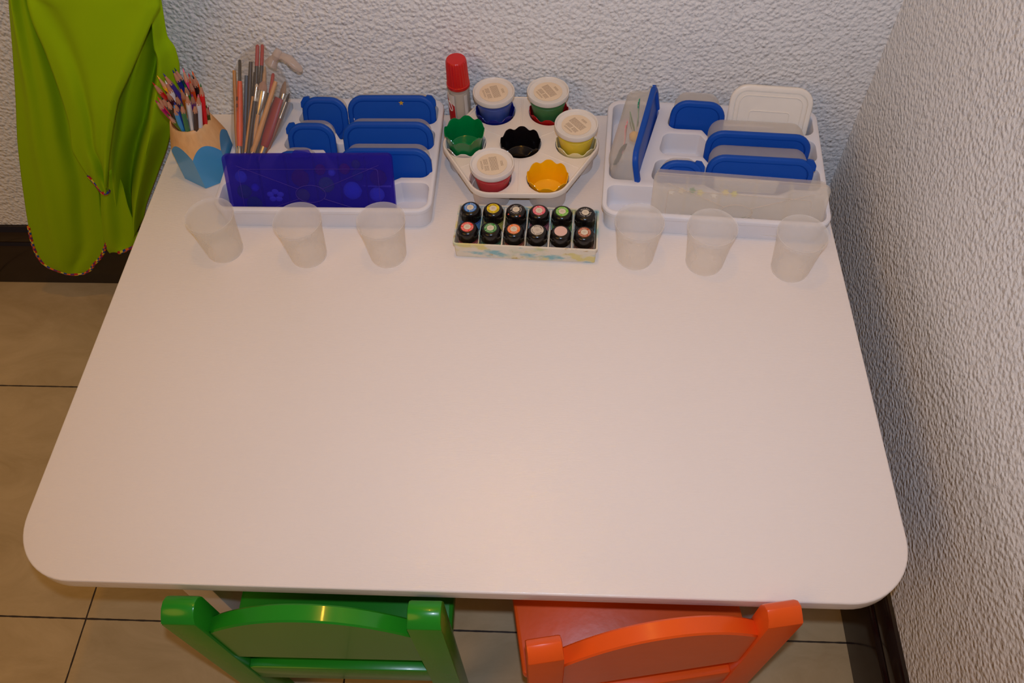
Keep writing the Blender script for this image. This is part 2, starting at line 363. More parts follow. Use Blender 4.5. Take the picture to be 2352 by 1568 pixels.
SIDE = [(0.0402, 0.2803, 0.0766, 0.2802), (0.025, 0.2295, 0.0586, 0.2294), (0.0216, 0.2094, 0.0545, 0.2093), (0.0005, 0.1673, 0.0459, 0.1687), (-0.0195, 0.1378, 0.0532, 0.1542), (-0.0492, 0.0991, 0.050, 0.1265), (-0.0828, 0.0497, 0.036, 0.0913), (-0.1108, -0.003, 0.0100, 0.0331), (-0.1345, -0.0451, -0.0120, -0.0024), (-0.1512, -0.0793, -0.0387, -0.0491), (-0.1724, -0.1308, -0.0651, -0.0886), (-0.191, -0.1856, -0.0929, -0.13), (-0.2, -0.2439, -0.1221, -0.1736), (-0.2014, -0.2806, -0.1399, -0.2077)]
STRIP = [(-0.1746, -0.088, -0.1345, -0.0777), (-0.1881, -0.1295, -0.1385, -0.1185), (-0.2064, -0.1732, -0.1474, -0.1614), (-0.2223, -0.2191, -0.1535, -0.2065), (-0.2318, -0.2551, -0.16, -0.2419), (-0.2373, -0.2824, -0.1626, -0.2564), (-0.2392, -0.2963, -0.163, -0.2613)]
def cloth(rows, y, depth, nu=40, sub=5, hook=0.03):
    """cloth patch between two edges; depth(u, v) is how far it stands off its hanging plane"""
    rr = [(-0.012 + hook, 0.545, 0.012 + hook, 0.545), (-0.055 + hook, 0.50, 0.055 + hook, 0.50), (rows[0][0] * 0.6 + 0.4 * hook - 0.02, 0.41, rows[0][2] * 0.6 + 0.4 * hook + 0.02, 0.41)] + [tuple(r) for r in rows]; full = []
    for a, b in zip(rr, rr[1:]):
        for k in range(sub): t = k / sub; full.append(tuple(p * (1 - t) + q * t for p, q in zip(a, b)))
    full.append(rr[-1])
    # smooth the edges a little
    for _ in range(2):
        full = [full[0]] + [tuple((full[i - 1][k] + 2 * full[i][k] + full[i + 1][k]) / 4 for k in range(4)) for i in range(1, len(full) - 1)] + [full[-1]]
    g = G(); n = len(full); R = []
    for i, (xl, zl, xr, zr) in enumerate(full):
        v = max(0.0, (i - 3 * sub) / (n - 1 - 3 * sub)); f = min(1.0, i / (3.0 * sub))
        R.append([(xl + (xr - xl) * k / nu, (y - depth(k / nu, v)) * f - 0.006 * (1 - f), T + zl + (zr - zl) * k / nu) for k in range(nu + 1)])
    g.loft(R, False, False, closed=False)
    return g, R
def cloth0(rows, y, depth, nu=24, sub=5):
    full = []
    for a, b in zip(rows, rows[1:]):
        for k in range(sub): t = k / sub; full.append(tuple(p * (1 - t) + q * t for p, q in zip(a, b)))
    full.append(rows[-1]); n = len(full); g = G()
    R = [[(xl + (xr - xl) * k / nu, y - depth(k / nu, i / (n - 1)), T + zl + (zr - zl) * k / nu) for k in range(nu + 1)] for i, (xl, zl, xr, zr) in enumerate(full)]
    g.loft(R, False, False, closed=False)
    return g, R
def thick(o, t=0.0012):
    m = o.modifiers.new('cloth_thickness', 'SOLIDIFY'); m.thickness = t; m.offset = 0; return o
def bump1(x, c, w): return math.exp(-((x - c) / w) ** 2)
ap = thing('apron', 'lime green cotton apron with multicoloured piping hanging on the wall left of the table', 'apron', (-0.1, -0.005, T + 0.3))
def child(name, g, m): 
    o = obj(name, g, m); o.parent = ap; o.matrix_parent_inverse = Matrix.Translation(ap.location).inverted(); return o
g, Rl = cloth(LEFT, -0.052, lambda u, v: 0.012 * sin(pi * u) * (1 - 0.65 * v * v) + (0.010 * bump1(u, 0.30 + 0.1 * v, 0.12) - 0.014 * bump1(u, 0.86 - 0.25 * v, 0.10) + 0.003 * sin(9 * u + 5 * v)) * (1 - v * v), 44)
thick(child('body_panel', g, M_cloth))
g, Rf = cloth(FLAP, -0.088, lambda u, v: 0.010 * sin(pi * u) * (1 - v) + 0.012 * (1 - u) * 0 + 0.006 * bump1(u, 0.9, 0.10) * (v < 0.9) - 0.008 * bump1(u - v * 0.9, -0.02, 0.10) + 0.002 * sin(11 * u + 13 * v) * v, 40)
thick(child('folded_flap', g, M_cloth))
g, Rs = cloth(SIDE, -0.036, lambda u, v: 0.012 * sin(pi * u) - 0.034 * bump1(u, 0.44 + 0.10 * sin(5 * v), 0.12) * min(1, 4 * v) + 0.022 * bump1(u, 0.70, 0.12) * min(1, 4 * v) + 0.012 * bump1(u, 0.2, 0.1) * min(1, 3 * v) + 0.004 * sin(10 * v + 4 * u), 44)
thick(child('side_panel', g, M_cloth))
g, Rt = cloth0(STRIP, -0.048, lambda u, v: 0.006 * sin(pi * u) + 0.008 * bump1(u, 0.3, 0.2) * v - 0.004 * sin(8 * u + 6 * v), 24)
thick(child('inner_panel', g, M_cloth))
def resample(P, step):
    out = [Vector(P[0])]; acc = 0
    for a, b in zip(P, P[1:]):
        a = Vector(a); b = Vector(b); d = (b - a).length
        while acc + d >= step and d > 1e-9:
            a = a + (b - a) * ((step - acc) / d); out.append(a.copy()); d = (b - a).length; acc = 0
        acc += d
    return out
def piping(P, r=0.0032):
    P = resample(P, 0.0035); g = G(); n = 8
    V = g.loft([[ ] for _ in ()], False, False) if False else None
    P2 = [tuple(p) for p in P]; g.tube(P2, r, n)
    for k, f in enumerate(g.bm.faces):
        i = k // n; j = k % n
        f.material_index = ((i * 3 + j * 1) // 6) % 5 if True else 0
    child('piping', g, M_pipe)
nl = len(Rl) - 15
hem = [r[0] for r in Rl[15 + int(nl * 0.55):]] + Rl[-1] + [r[-1] for r in Rl[::-1][:int(nl * 0.42)]]
piping(hem)
piping([r[0] for r in Rf[15 + int((len(Rf) - 15) * 0.80):]] + Rf[-1])
piping(Rt[-1][8:])

# ------------------------------------------------------------------ cutlery trays
M_tray = mat('white_tray_plastic', (224, 222, 226), rough=0.3, var=0.02)
TW, TD, TH = 0.3145, 0.241, 0.038
def tray(label, loc, rz):
    t = thing('cutlery_tray', label, 'tray', loc, (0, 0, rz), 'white cutlery trays at the back of the table')
    outer = rrect(0, TW, 0, TD, 0.022, 8)
    holes = [rpoly([(0.007, 0.007), (0.3075, 0.007), (0.3075, 0.056), (0.266, 0.056), (0.252, 0.0495), (0.160, 0.0495), (0.140, 0.056), (0.007, 0.056)], [0.014, 0.014, 0.012, 0.004, 0.004, 0.004, 0.004, 0.012], 5),
             rpoly([(0.008, 0.068), (0.047, 0.068), (0.0775, 0.216), (0.074, 0.231), (0.008, 0.231)], [0.012, 0.010, 0.01, 0.008, 0.014], 5)]
    for k, xl in enumerate((0.066, 0.077, 0.089)):
        y = 0.067 + 0.057 * k
        s = 0.0130 if k == 0 else 0.034
        holes.append(rpoly([(xl, y), (0.142, y), (0.163, y - s), (0.244, y - s), (0.265, y), (0.306, y), (0.306, y + 0.046), (0.268, y + 0.046), (0.247, y + 0.012), (0.160, y + 0.012), (0.139, y + 0.046), (xl + 0.009, y + 0.046)],
                           [0.013, 0.004, 0.004, 0.004, 0.004, 0.013, 0.013, 0.004, 0.004, 0.004, 0.004, 0.013], 5))
    g = G(); bm = g.bm
    top_in = inset(outer, 0.0035)
    edges = []
    def loop(pts, z):
        vs = [bm.verts.new((x, y, z)) for x, y in pts]
        return vs
    def ring(a, b):
        n = len(a)
        for i in range(n): bm.faces.new((a[i], a[(i + 1) % n], b[(i + 1) % n], b[i]))
    lo = loop(top_in, TH)
    es = [bm.edges.new((lo[i], lo[(i + 1) % len(lo)])) for i in range(len(lo))]
    hl = []
    for h in holes:
        v = loop(inset(h, -0.0018), TH); hl.append(v); es += [bm.edges.new((v[i], v[(i + 1) % len(v)])) for i in range(len(v))]
    bmesh.ops.triangle_fill(bm, edges=es, use_beauty=True)
    # outer skirt
    prev = lo
    for ins, z in ((0.0012, TH - 0.0008), (0, TH - 0.0025), (0, TH - 0.0075), (0.0030, TH - 0.0082), (0.0046, 0.0)):
        cur = loop(inset(outer, ins), z); ring(prev, cur); prev = cur
    bm.faces.new(prev)
    for h, v in zip(holes, hl):
        prev = v
        for ins, z in ((-0.0004, TH - 0.0005), (0.0002, TH - 0.002), (0.0009, 0.010), (0.0018, 0.0045), (0.0032, 0.0025)):
            cur = loop(inset(h, ins), z); ring(prev, cur); prev = cur
        bm.faces.new(prev)
    obj('tray_body', g, M_tray, t, sharp=30)
    return t
LT = (0.1185, -0.2495, T); tray('white plastic cutlery tray on the left, beside the pencil holder', LT, 0)
RA = radians(-4.0); RT = (0.671, -0.2493, T); tray('white plastic cutlery tray on the right, against the corner wall', RT, RA)

# ------------------------------------------------------------------ small lidded containers
M_blue = mat('blue_lid_plastic', (14, 74, 170), rough=0.4, var=0.04, bump=0.05, bscale=90, spec=0.22)
M_frost = clear('frosted_clear_plastic', (252, 246, 238), 0.40, 0.3, thru=0.4)
M_white_lid = clear('milky_lid_plastic', (246, 240, 230), 0.88, 0.3, thru=0.05)
def container(label, x, ytop, ztop, wd, hh, d, alpha, rz, tab=None, lidm=None, lift=0.0, inner=False, group='blue lidded boxes standing in the trays'):
    al = radians(alpha)
    dirb = Vector((sin(-rz) * 0, 0, 0))
    off = Matrix.Rotation(rz, 3, 'Z') @ (Matrix.Rotation(-al, 3, 'X') @ Vector((0, 0, hh)))
    loc = Vector((x, ytop, T + ztop)) - off
    t = thing('storage_container', label, 'container', loc, (-al, 0, rz), group)
    o = rrect(-wd / 2, wd / 2, 0, hh, 0.025, 7)
    def rg(ins, y): return [(a, y, b) for a, b in inset(o, ins)]
    g = G(); g.loft([rg(0.0035, 0.001), rg(0.0005, 0.0005), rg(0, -0.0035), rg(0.0009, -0.0052), rg(0.0025, -0.006), rg(0.0074, -0.006), rg(0.0080, -0.0036), rg(0.0088, -0.0036), rg(0.0094, -0.0048), rg(0.0110, -0.0050)])
    lid = obj('lid', g, lidm or M_blue, t)
    if inner:
        for ins, yy, nm in ((0.0145, -0.0052, 'lid_ridge'), (0.032, -0.0052, 'lid_emboss')):
            g = G(); P = [(a, yy, b) for a, b in (rrect(-wd / 2 + ins, wd / 2 - ins, ins, hh - ins, 0.012, 5) if ins < 0.02 else rrect(-0.029, 0.029, 0.018, hh * 0.60, 0.004, 5))]
            g.tube(P + [P[0], P[1]], 0.0009, 6, caps=False); obj(nm, g, lidm or M_blue, lid)
    if tab is not None:
        sx, _ = (tab, 1); cx = sx * (wd / 2 - 0.007); g = G()
        pl = rpoly([(cx - 0.009, hh - 0.010), (cx + 0.004, hh - 0.018), (cx + 0.0078, hh - 0.0165), (cx + 0.0072, hh - 0.008), (cx + 0.002, hh - 0.0005), (cx - 0.006, hh + 0.0008)], 0.002, 3) if sx > 0 else rpoly([(cx - 0.004, hh - 0.018), (cx + 0.009, hh - 0.010), (cx + 0.006, hh + 0.0008), (cx - 0.002, hh - 0.0005), (cx - 0.0072, hh - 0.008), (cx - 0.0078, hh - 0.0165)], 0.002, 3)
        g.loft([[(a, yy, b) for a, b in pl] for yy in (-0.0042, -0.0005)]); obj('lid_tab', g, lidm or M_blue, lid)
    g = G(); g.loft([rg(0.0030, 0.0012), rg(0.0030, 0.004), rg(0.0045, 0.0045), rg(0.0062, d * 0.8), rg(0.008, d - 0.003), rg(0.012, d)])
    obj('clear_body', g, M_frost, t)
    return t
CA = dict(rz=radians(-0.5))
container('small blue-lidded box at the back of the left tray, above its neighbour', 0.2530, -0.0445, 0.0700, 0.0700, 0.0690, 0.028, 20, radians(-1.5), tab=-1)
lb = container('wide blue-lidded box at the back of the left tray, with a gold star sticker', 0.3555, -0.0400, 0.0700, 0.1360, 0.0690, 0.030, 20, 0, tab=1)
container('small blue-lidded box in the middle row of the left tray', 0.2425, -0.1030, 0.0700, 0.0720, 0.0690, 0.031, 19, radians(-0.5), tab=-1)
container('wide blue-lidded box in the middle row of the left tray', 0.3570, -0.0995, 0.0700, 0.1360, 0.0690, 0.033, 19, 0)
container('small blue-lidded box mostly hidden behind the dark blue case', 0.2320, -0.1650, 0.0720, 0.0640, 0.0690, 0.028, 16, 0)
container('wide blue-lidded box of dark bits beside the dark blue case', 0.3600, -0.1560, 0.0700, 0.1360, 0.0680, 0.034, 18, 0)
# star sticker on the lid of the back box
g = G(); st = [((0.0042 if k % 2 == 0 else 0.0019) * cos(pi / 2 + k * pi / 5) + 0.016, (0.0042 if k % 2 == 0 else 0.0019) * sin(pi / 2 + k * pi / 5) + 0.058) for k in range(10)]
g.loft([[(a, yy, b) for a, b in st] for yy in (-0.0052, -0.0043)]); obj('star_sticker', g, mat('gold_sticker', (190, 150, 40), 0.4), lb)['label'] = 'gold star sticker'

container('blue-lidded box with tall frosted body at the back of the right tray', 0.8180, -0.0590, 0.0760, 0.0800, 0.0720, 0.044, 12, radians(-6))
container('large milky white-lidded box leaning at the back right of the right tray', 0.9245, -0.0450, 0.0920, 0.1200, 0.0930, 0.026, 20, radians(-6), lidm=M_white_lid, inner=True, group='')
container('large blue-lidded box in the middle of the right tray, behind its twin', 0.8985, -0.1240, 0.0740, 0.1490, 0.0680, 0.044, 9, radians(-4.2))
container('large blue-lidded box just behind the clear divided case', 0.8955, -0.1715, 0.0720, 0.1490, 0.0660, 0.040, 10, radians(-4.2), tab=1)
container('small blue-lidded box with brown contents behind the clear divided case', 0.7840, -0.1775, 0.0700, 0.0640, 0.0660, 0.022, 15, radians(-3), tab=1)
g = G(); 
# long box standing on edge in the long compartment
def long_box():
    L_, hh, d = 0.168, 0.0760, 0.037
    ang = radians(-13.5)
    t = thing('storage_container', 'long frosted box of feathers with blue lid, standing on edge at left of right tray', 'container', (0.7455, -0.1085, T + 0.0085), (0, radians(-11), ang), 'blue lidded boxes standing in the trays')
    o = rrect(-L_ / 2, L_ / 2, 0, hh, 0.020, 7)
    def rg(ins, x): return [(x, a, b) for a, b in inset(o, ins)]
    g = G(); g.loft([rg(0.0035, -0.001), rg(0.0005, -0.0005), rg(0, 0.0045), rg(0.0009, 0.0062), rg(0.0025, 0.007), rg(0.0072, 0.007), rg(0.0082, 0.0035), rg(0.0095, 0.0030)]); lid = obj('lid', g, M_blue, t)
    g = G(); g.loft([rg(0.0030, -0.0012), rg(0.0020, -0.004), rg(0.0045, -0.0045), rg(0.0062, -d * 0.8), rg(0.008, -d + 0.003), rg(0.012, -d)]); obj('clear_body', g, M_frost, t)
    g = G(); g.loft([[(x, a, b) for a, b in rpoly([(L_ / 2 - 0.016, hh - 0.008), (L_ / 2 - 0.003, hh - 0.012), (L_ / 2 - 0.003, hh - 0.005), (L_ / 2 - 0.011, hh + 0.0015)], 0.002, 3)] for x in (0.001, 0.005)]); obj('lid_tab', g, M_blue, lid)
    return t
LB = long_box()
bpy.context.view_layer.update()
def feather(label, p, length, wd, col, ang, twist, base):
    o = thing('craft_feather', label, 'feather', p, (twist, radians(90) - 0.3, ang), 'craft feathers in the long box')
    g = G(); g.tube([(0, 0, -length * 0.55), (0, 0.001, 0), (0, 0, length * 0.5)], [0.0007, 0.0006, 0.0003], 5); obj('quill', g, mat('feather_quill', (230, 220, 200), 0.5), o)
    g = G(); pts = []
    for k in range(13):
        t_ = k / 12; pts.append((wd * sin(pi * t_) ** 0.7 * (1 + 0.18 * (-1) ** k) + 0.0002, -length * 0.4 + length * 0.9 * t_))
    ring = [(a, b) for a, b in pts] + [(-a, b) for a, b in pts[::-1]]
    g.loft([[(a, 0.0008 * sin(b * 200) + yy, b) for a, b in ring] for yy in (-0.0006, 0.0006)]); obj('vane', g, mat(col[0], col[1], 0.8, var=0.2, scale=120), o)
Mlb = LB.matrix_world
for lab, q, ln, wd, col in (('teal green feather seen through the long frosted box', (-0.014, 0.030, 0.058), 0.056, 0.0130, ('feather_teal', (20, 150, 110))),
                            ('leaf green feather beside the teal one in the long box', (-0.020, 0.012, 0.052), 0.048, 0.0105, ('feather_green', (50, 140, 60))),
                            ('pink feather in the middle of the long frosted box', (-0.024, -0.022, 0.056), 0.064, 0.0120, ('feather_pink', (240, 130, 140))),
                            ('dark green feather near the front end of the long box', (-0.027, -0.052, 0.050), 0.044, 0.0090, ('feather_dark', (15, 60, 40)))):
    feather(lab, Mlb @ Vector(q), ln, wd, col, radians(75) + random.uniform(-0.3, 0.3), random.uniform(-0.4, 0.4), None)
g = G(); g.ball((0, 0, 0), 0.008, 14, 10, noise=0.06)
tag(obj('pompom', g, mat('pompom_yellow', (240, 180, 20), 0.9, bump=0.6, bscale=400), loc=Mlb @ Vector((-0.010, -0.020, 0.058))), 'yellow pompom beside the pink feather in the long box', 'pompom', 'pompoms in the boxes')

# ------------------------------------------------------------------ dark blue and clear divided cases
def case(name, label, xl, ytop, ztop, wd, hh, d, alpha, rz, mlid, mbody, mline, latch, ndiv):
    al = radians(alpha); off = Matrix.Rotation(rz, 3, 'Z') @ (Matrix.Rotation(-al, 3, 'X') @ Vector((0, 0, hh)))
    loc = Vector((xl, ytop, T + ztop)) - off
    t = thing(name, label, 'case', loc, (-al, 0, rz), 'divided cases in front of the trays')
    o = rrect(0, wd, 0, hh, 0.007, 4)
    def rg(ins, y): return [(a, y, b) for a, b in rrect(ins, wd - ins, ins, hh - ins, max(0.002, 0.007 - ins), 4)]
    g = G(); g.loft([rg(0.0, 0.006), rg(0, -0.0015), rg(0.0015, -0.003), rg(0.011, -0.003), rg(0.0125, -0.002), rg(0.020, -0.002)]); lid = obj('lid', g, mlid, t)
    g = G(); g.loft([rg(0.002, 0.0065), rg(0.003, d * 0.7), rg(0.005, d - 0.002), rg(0.008, d)], False, True); obj('case_body', g, mbody, t)
    for x in ndiv:
        g = G(); g.box(x - 0.0006, x + 0.0006, 0.0072, d - 0.001, 0.008, hh - 0.008); obj('divider', g, mbody, t)
    # moulded lines of the lid: ellipse, diagonals and border
    g = G(); cx, cz = wd / 2, hh * 0.42
    E_ = [(cx + wd * 0.090 * cos(2 * pi * k / 40), -0.0024, cz + hh * 0.13 * sin(2 * pi * k / 40)) for k in range(40)]
    g.tube(E_ + [E_[0], E_[1]], 0.00036, 5, caps=False)
    for sx in (-1, 1):
        for sz in (-1, 1):
            g.tube([(cx + sx * wd * 0.075, -0.0024, cz + sz * hh * 0.075), (cx + sx * wd * 0.42, -0.0024, cz + sz * hh * 0.36 + (0.006 if sz > 0 else 0))], 0.00034, 5)
    Bp = [(a, -0.0024, b) for a, b in rrect(0.021, wd - 0.021, 0.012, hh - 0.021, 0.004, 4)]; g.tube(Bp + [Bp[0], Bp[1]], 0.00030, 5, caps=False)
    obj('moulded_lines', g, mline, lid)
    if latch:
        g = G(); lx = wd * 0.47; pl = rpoly([(lx - 0.016, hh - 0.004), (lx + 0.016, hh - 0.004), (lx + 0.011, hh + 0.005), (lx - 0.009, hh + 0.005)], 0.002, 3)
        g.loft([[(a, yy, b) for a, b in pl] for yy in (-0.0033, 0.004)]); obj('latch', g, mlid, t)
    return t
M_pb = clear('dark_blue_tinted_plastic', (80, 68, 205), 0.30, 0.25, tint=(0.60, 0.56, 0.97))
M_pb2 = clear('dark_blue_tinted_body', (44, 30, 180), 0.80, 0.3, tint=(0.50, 0.44, 0.95))
M_pl = mat('blue_moulded_edge', (70, 50, 150), 0.3)
pc = case('divided_case', 'dark blue see-through divided case of pompoms leaning at the front of left tray', 0.1385, -0.1960, 0.0925, 0.2400, 0.0985, 0.0185, 26, radians(0.8), M_pb, M_pb2, M_pl, True, (0.045, 0.084, 0.125, 0.160, 0.198))
M_cc = clear('clear_case_plastic', (252, 244, 230), 0.32, 0.25)
M_cl = mat('clear_moulded_edge', (212, 196, 180), 0.3)
cc = case('divided_case', 'clear divided case with few small bits leaning at the front of right tray', 0.7425, -0.2150, 0.0800, 0.2350, 0.0795, 0.032, 21, radians(-5.6), M_cc, M_cc, M_cl, False, (0.047, 0.094, 0.141, 0.188))
bpy.context.view_layer.update()
PP = [('green', 0.019, 0.040, 0.0105, (30, 150, 60)), ('green', 0.031, 0.021, 0.0115, (40, 160, 70)), ('pale blue', 0.018, 0.062, 0.009, (150, 200, 235)), ('blue', 0.036, 0.046, 0.006, (90, 110, 230)),
      ('yellow green', 0.104, 0.034, 0.010, (150, 170, 60)), ('light green', 0.140, 0.050, 0.0115, (120, 200, 70)), ('red', 0.134, 0.072, 0.008, (190, 30, 50)), ('white', 0.150, 0.068, 0.0055, (170, 210, 240)),
      ('sky blue', 0.177, 0.041, 0.0135, (120, 190, 240)), ('red', 0.169, 0.073, 0.0080, (180, 30, 60)), ('teal', 0.187, 0.064, 0.0085, (40, 130, 120)), ('pale blue', 0.212, 0.035, 0.011, (130, 190, 240)),
      ('crimson', 0.1035, 0.060, 0.013, (150, 25, 45)), ('olive', 0.186, 0.080, 0.0065, (90, 140, 60)), ('maroon', 0.216, 0.060, 0.012, (120, 20, 60))]
WH_ = ['low at far left of', 'lowest at left of', 'above the green ones at left of', 'beside the left divider of', 'just left of the middle of', 'in the middle of', 'upper left of the middle of', 'top right of the middle of', 'big and round at right of', 'upper right of', 'above the sky blue one in', 'low at far right of', 'left of the middle in', 'near the top at right of', 'at the far right of']
for (cn, x, z, r, col), wh in zip(PP, WH_):
    g = G(); g.ball((0, 0, 0), min(r, 0.0083) if False else r, 16, 10, sc=(1, min(1, 0.0048 / r), 1), noise=0.05)
    p = pc.matrix_world @ Vector((x, 0.0124, z)); o = obj('pompom', g, mat('pompom_' + cn.replace(' ', '_'), col, 0.95, bump=0.6, bscale=400), loc=p)
    o.rotation_euler = pc.rotation_euler
    tag(o, cn + ' pompom ' + wh + ' the dark blue case', 'pompom', 'pompoms in the boxes')
# white flower with five petals seen through the blue case
g = G()
for k in range(5):
    a = 2 * pi * k / 5 + 0.3; g.ball((0.0078 * cos(a), 0, 0.0060 * sin(a)), 0.0052, 10, 6, sc=(1, 0.35, 0.8))
f = obj('craft_flower', g, mat('craft_flower_white', (190, 215, 250), 0.7), loc=pc.matrix_world @ Vector((0.064, 0.0115, 0.034))); f.rotation_euler = pc.rotation_euler
tag(f, 'pale five-petalled craft flower left of the middle in the dark blue case', 'craft flower')
BT = [('white', 0.026, 0.050, (240, 235, 225)), ('cream', 0.040, 0.053, (240, 225, 190)), ('green', 0.055, 0.054, (20, 140, 70)), ('yellow', 0.066, 0.052, (240, 225, 110)), ('white', 0.0850, 0.050, (250, 240, 220)), ('pale yellow', 0.1000, 0.055, (240, 220, 120)), ('lime', 0.112, 0.054, (225, 220, 60)), ('dark green', 0.132, 0.016, (20, 110, 70)), ('sage', 0.060, 0.014, (110, 140, 90)), ('tan', 0.168, 0.016, (190, 150, 110)), ('ochre', 0.178, 0.014, (190, 150, 80))]
BW = ['at far left', 'second from left', 'between the cream and yellow ones', 'right of the green one', 'beside the pale yellow one', 'left of the lime one', 'rightmost of the upper row', 'low near the middle', 'low at left', 'low at right, left of the ochre one', 'lowest at right']
for (cn, x, z, col), wh in zip(BT, BW):
    g = G(); n = random.choice((5, 6)); R1 = 0.0050
    pl = [((R1 if k % 2 == 0 else R1 * 0.55) * cos(pi * k / n), (R1 if k % 2 == 0 else R1 * 0.55) * sin(pi * k / n)) for k in range(2 * n)]
    g.loft([[(a, yy, b) for a, b in pl] for yy in (-0.0016, 0.0016)])
    o = obj('craft_bit', g, mat('bit_' + cn.replace(' ', '_'), col, 0.6), loc=cc.matrix_world @ Vector((x, 0.0115, z))); o.rotation_euler = cc.rotation_euler
    tag(o, cn + ' star-shaped craft bit ' + wh + ' in the clear case', 'craft bit', 'craft bits in the clear case')

# ------------------------------------------------------------------ clear cups
M_cup = clear('frosted_cup_plastic', (254, 250, 246), 0.28, 0.2, thru=0.5)
def cup(label, x, y):
    t = thing('plastic_cup', label, 'cup', (x, y, T), (0, 0, 0), 'clear plastic cups in a row across the table')
    g = G(); g.lathe([(0.0232, 0.0016), (0.0238, 0.0002), (0.0250, 0.0006), (0.0256, 0.003), (0.0302, 0.0585), (0.0308, 0.0592), (0.0322, 0.0705), (0.0330, 0.0712), (0.0331, 0.0722), (0.0325, 0.0726), (0.0316, 0.0720), (0.0302, 0.0596), (0.0296, 0.0580), (0.0249, 0.0040), (0.0235, 0.0024)], 56)
    obj('cup_wall', g, M_cup, t, sharp=50)
    return t
c0 = cup('leftmost clear plastic cup in front of the left tray', 0.1388, -0.2920)
for lab, x, y in (('clear plastic cup between the leftmost cup and the one nearest the paint jars', 0.2608, -0.2993), ('clear plastic cup in front of left tray, nearest the paint jars', 0.3740, -0.2975),
                  ('clear plastic cup just right of the box of paint jars', 0.7191, -0.2958), ('middle cup of the three clear cups before the right tray', 0.8135, -0.3046), ('rightmost clear plastic cup by the right edge of the table', 0.9286, -0.3140)):
    o = copy_tree(c0); o.location = (x, y, T); o['label'] = lab

# ------------------------------------------------------------------ pencil holder and pencils
M_hwood = wood('beech_wood', (232, 186, 128), (206, 150, 92), (30, 30, 5)); M_hblue = mat('blue_holder_paint', (62, 150, 205), rough=0.28, var=0.05, coat=0.3)
HC = (0.0785, -0.1290)
hd = thing('pencil_holder', 'wooden pencil-shaped holder with blue scalloped base at the table\'s left edge', 'pencil holder', (HC[0], HC[1], T))
hr, hz, rr0 = 0.0425, 0.098, 0.0288; a0 = radians(-28.7) - pi / 2 - radians(30)
def hexr(a):
    q = (a - a0) % (pi / 3) - pi / 6
    return hr * cos(pi / 6) / cos(q)
n = 96; ang = [a0 + 2 * pi * k / n for k in range(n)]
def zc(r): return hz - (r - rr0) * (0.041 / (hr - rr0))
g = G(); R = [[((hexr(a) - 0.001) * cos(a), (hexr(a) - 0.001) * sin(a), 0) for a in ang], [(hexr(a) * cos(a), hexr(a) * sin(a), 0.001) for a in ang], [(hexr(a) * cos(a), hexr(a) * sin(a), 0.03) for a in ang], [(hexr(a) * cos(a), hexr(a) * sin(a), zc(hexr(a))) for a in ang]]
g.loft(R, True, False); obj('painted_base', g, M_hblue, hd, sharp=25)
g = G(); R = [[(hexr(a) * cos(a), hexr(a) * sin(a), zc(hexr(a))) for a in ang]]
for k in range(1, 6):
    R.append([((hexr(a) * (1 - k / 5) + rr0 * k / 5) * cos(a), (hexr(a) * (1 - k / 5) + rr0 * k / 5) * sin(a), zc(hexr(a) * (1 - k / 5) + rr0 * k / 5)) for a in ang])
for r, z in ((rr0 - 0.0008, hz + 0.0004), (rr0 - 0.0022, hz), (rr0 - 0.0026, hz - 0.003), (rr0 - 0.0026, 0.008)): R.append([(r * cos(a), r * sin(a), z) for a in ang])
g.loft(R, False, True); obj('wooden_cone', g, M_hwood, hd, sharp=50)
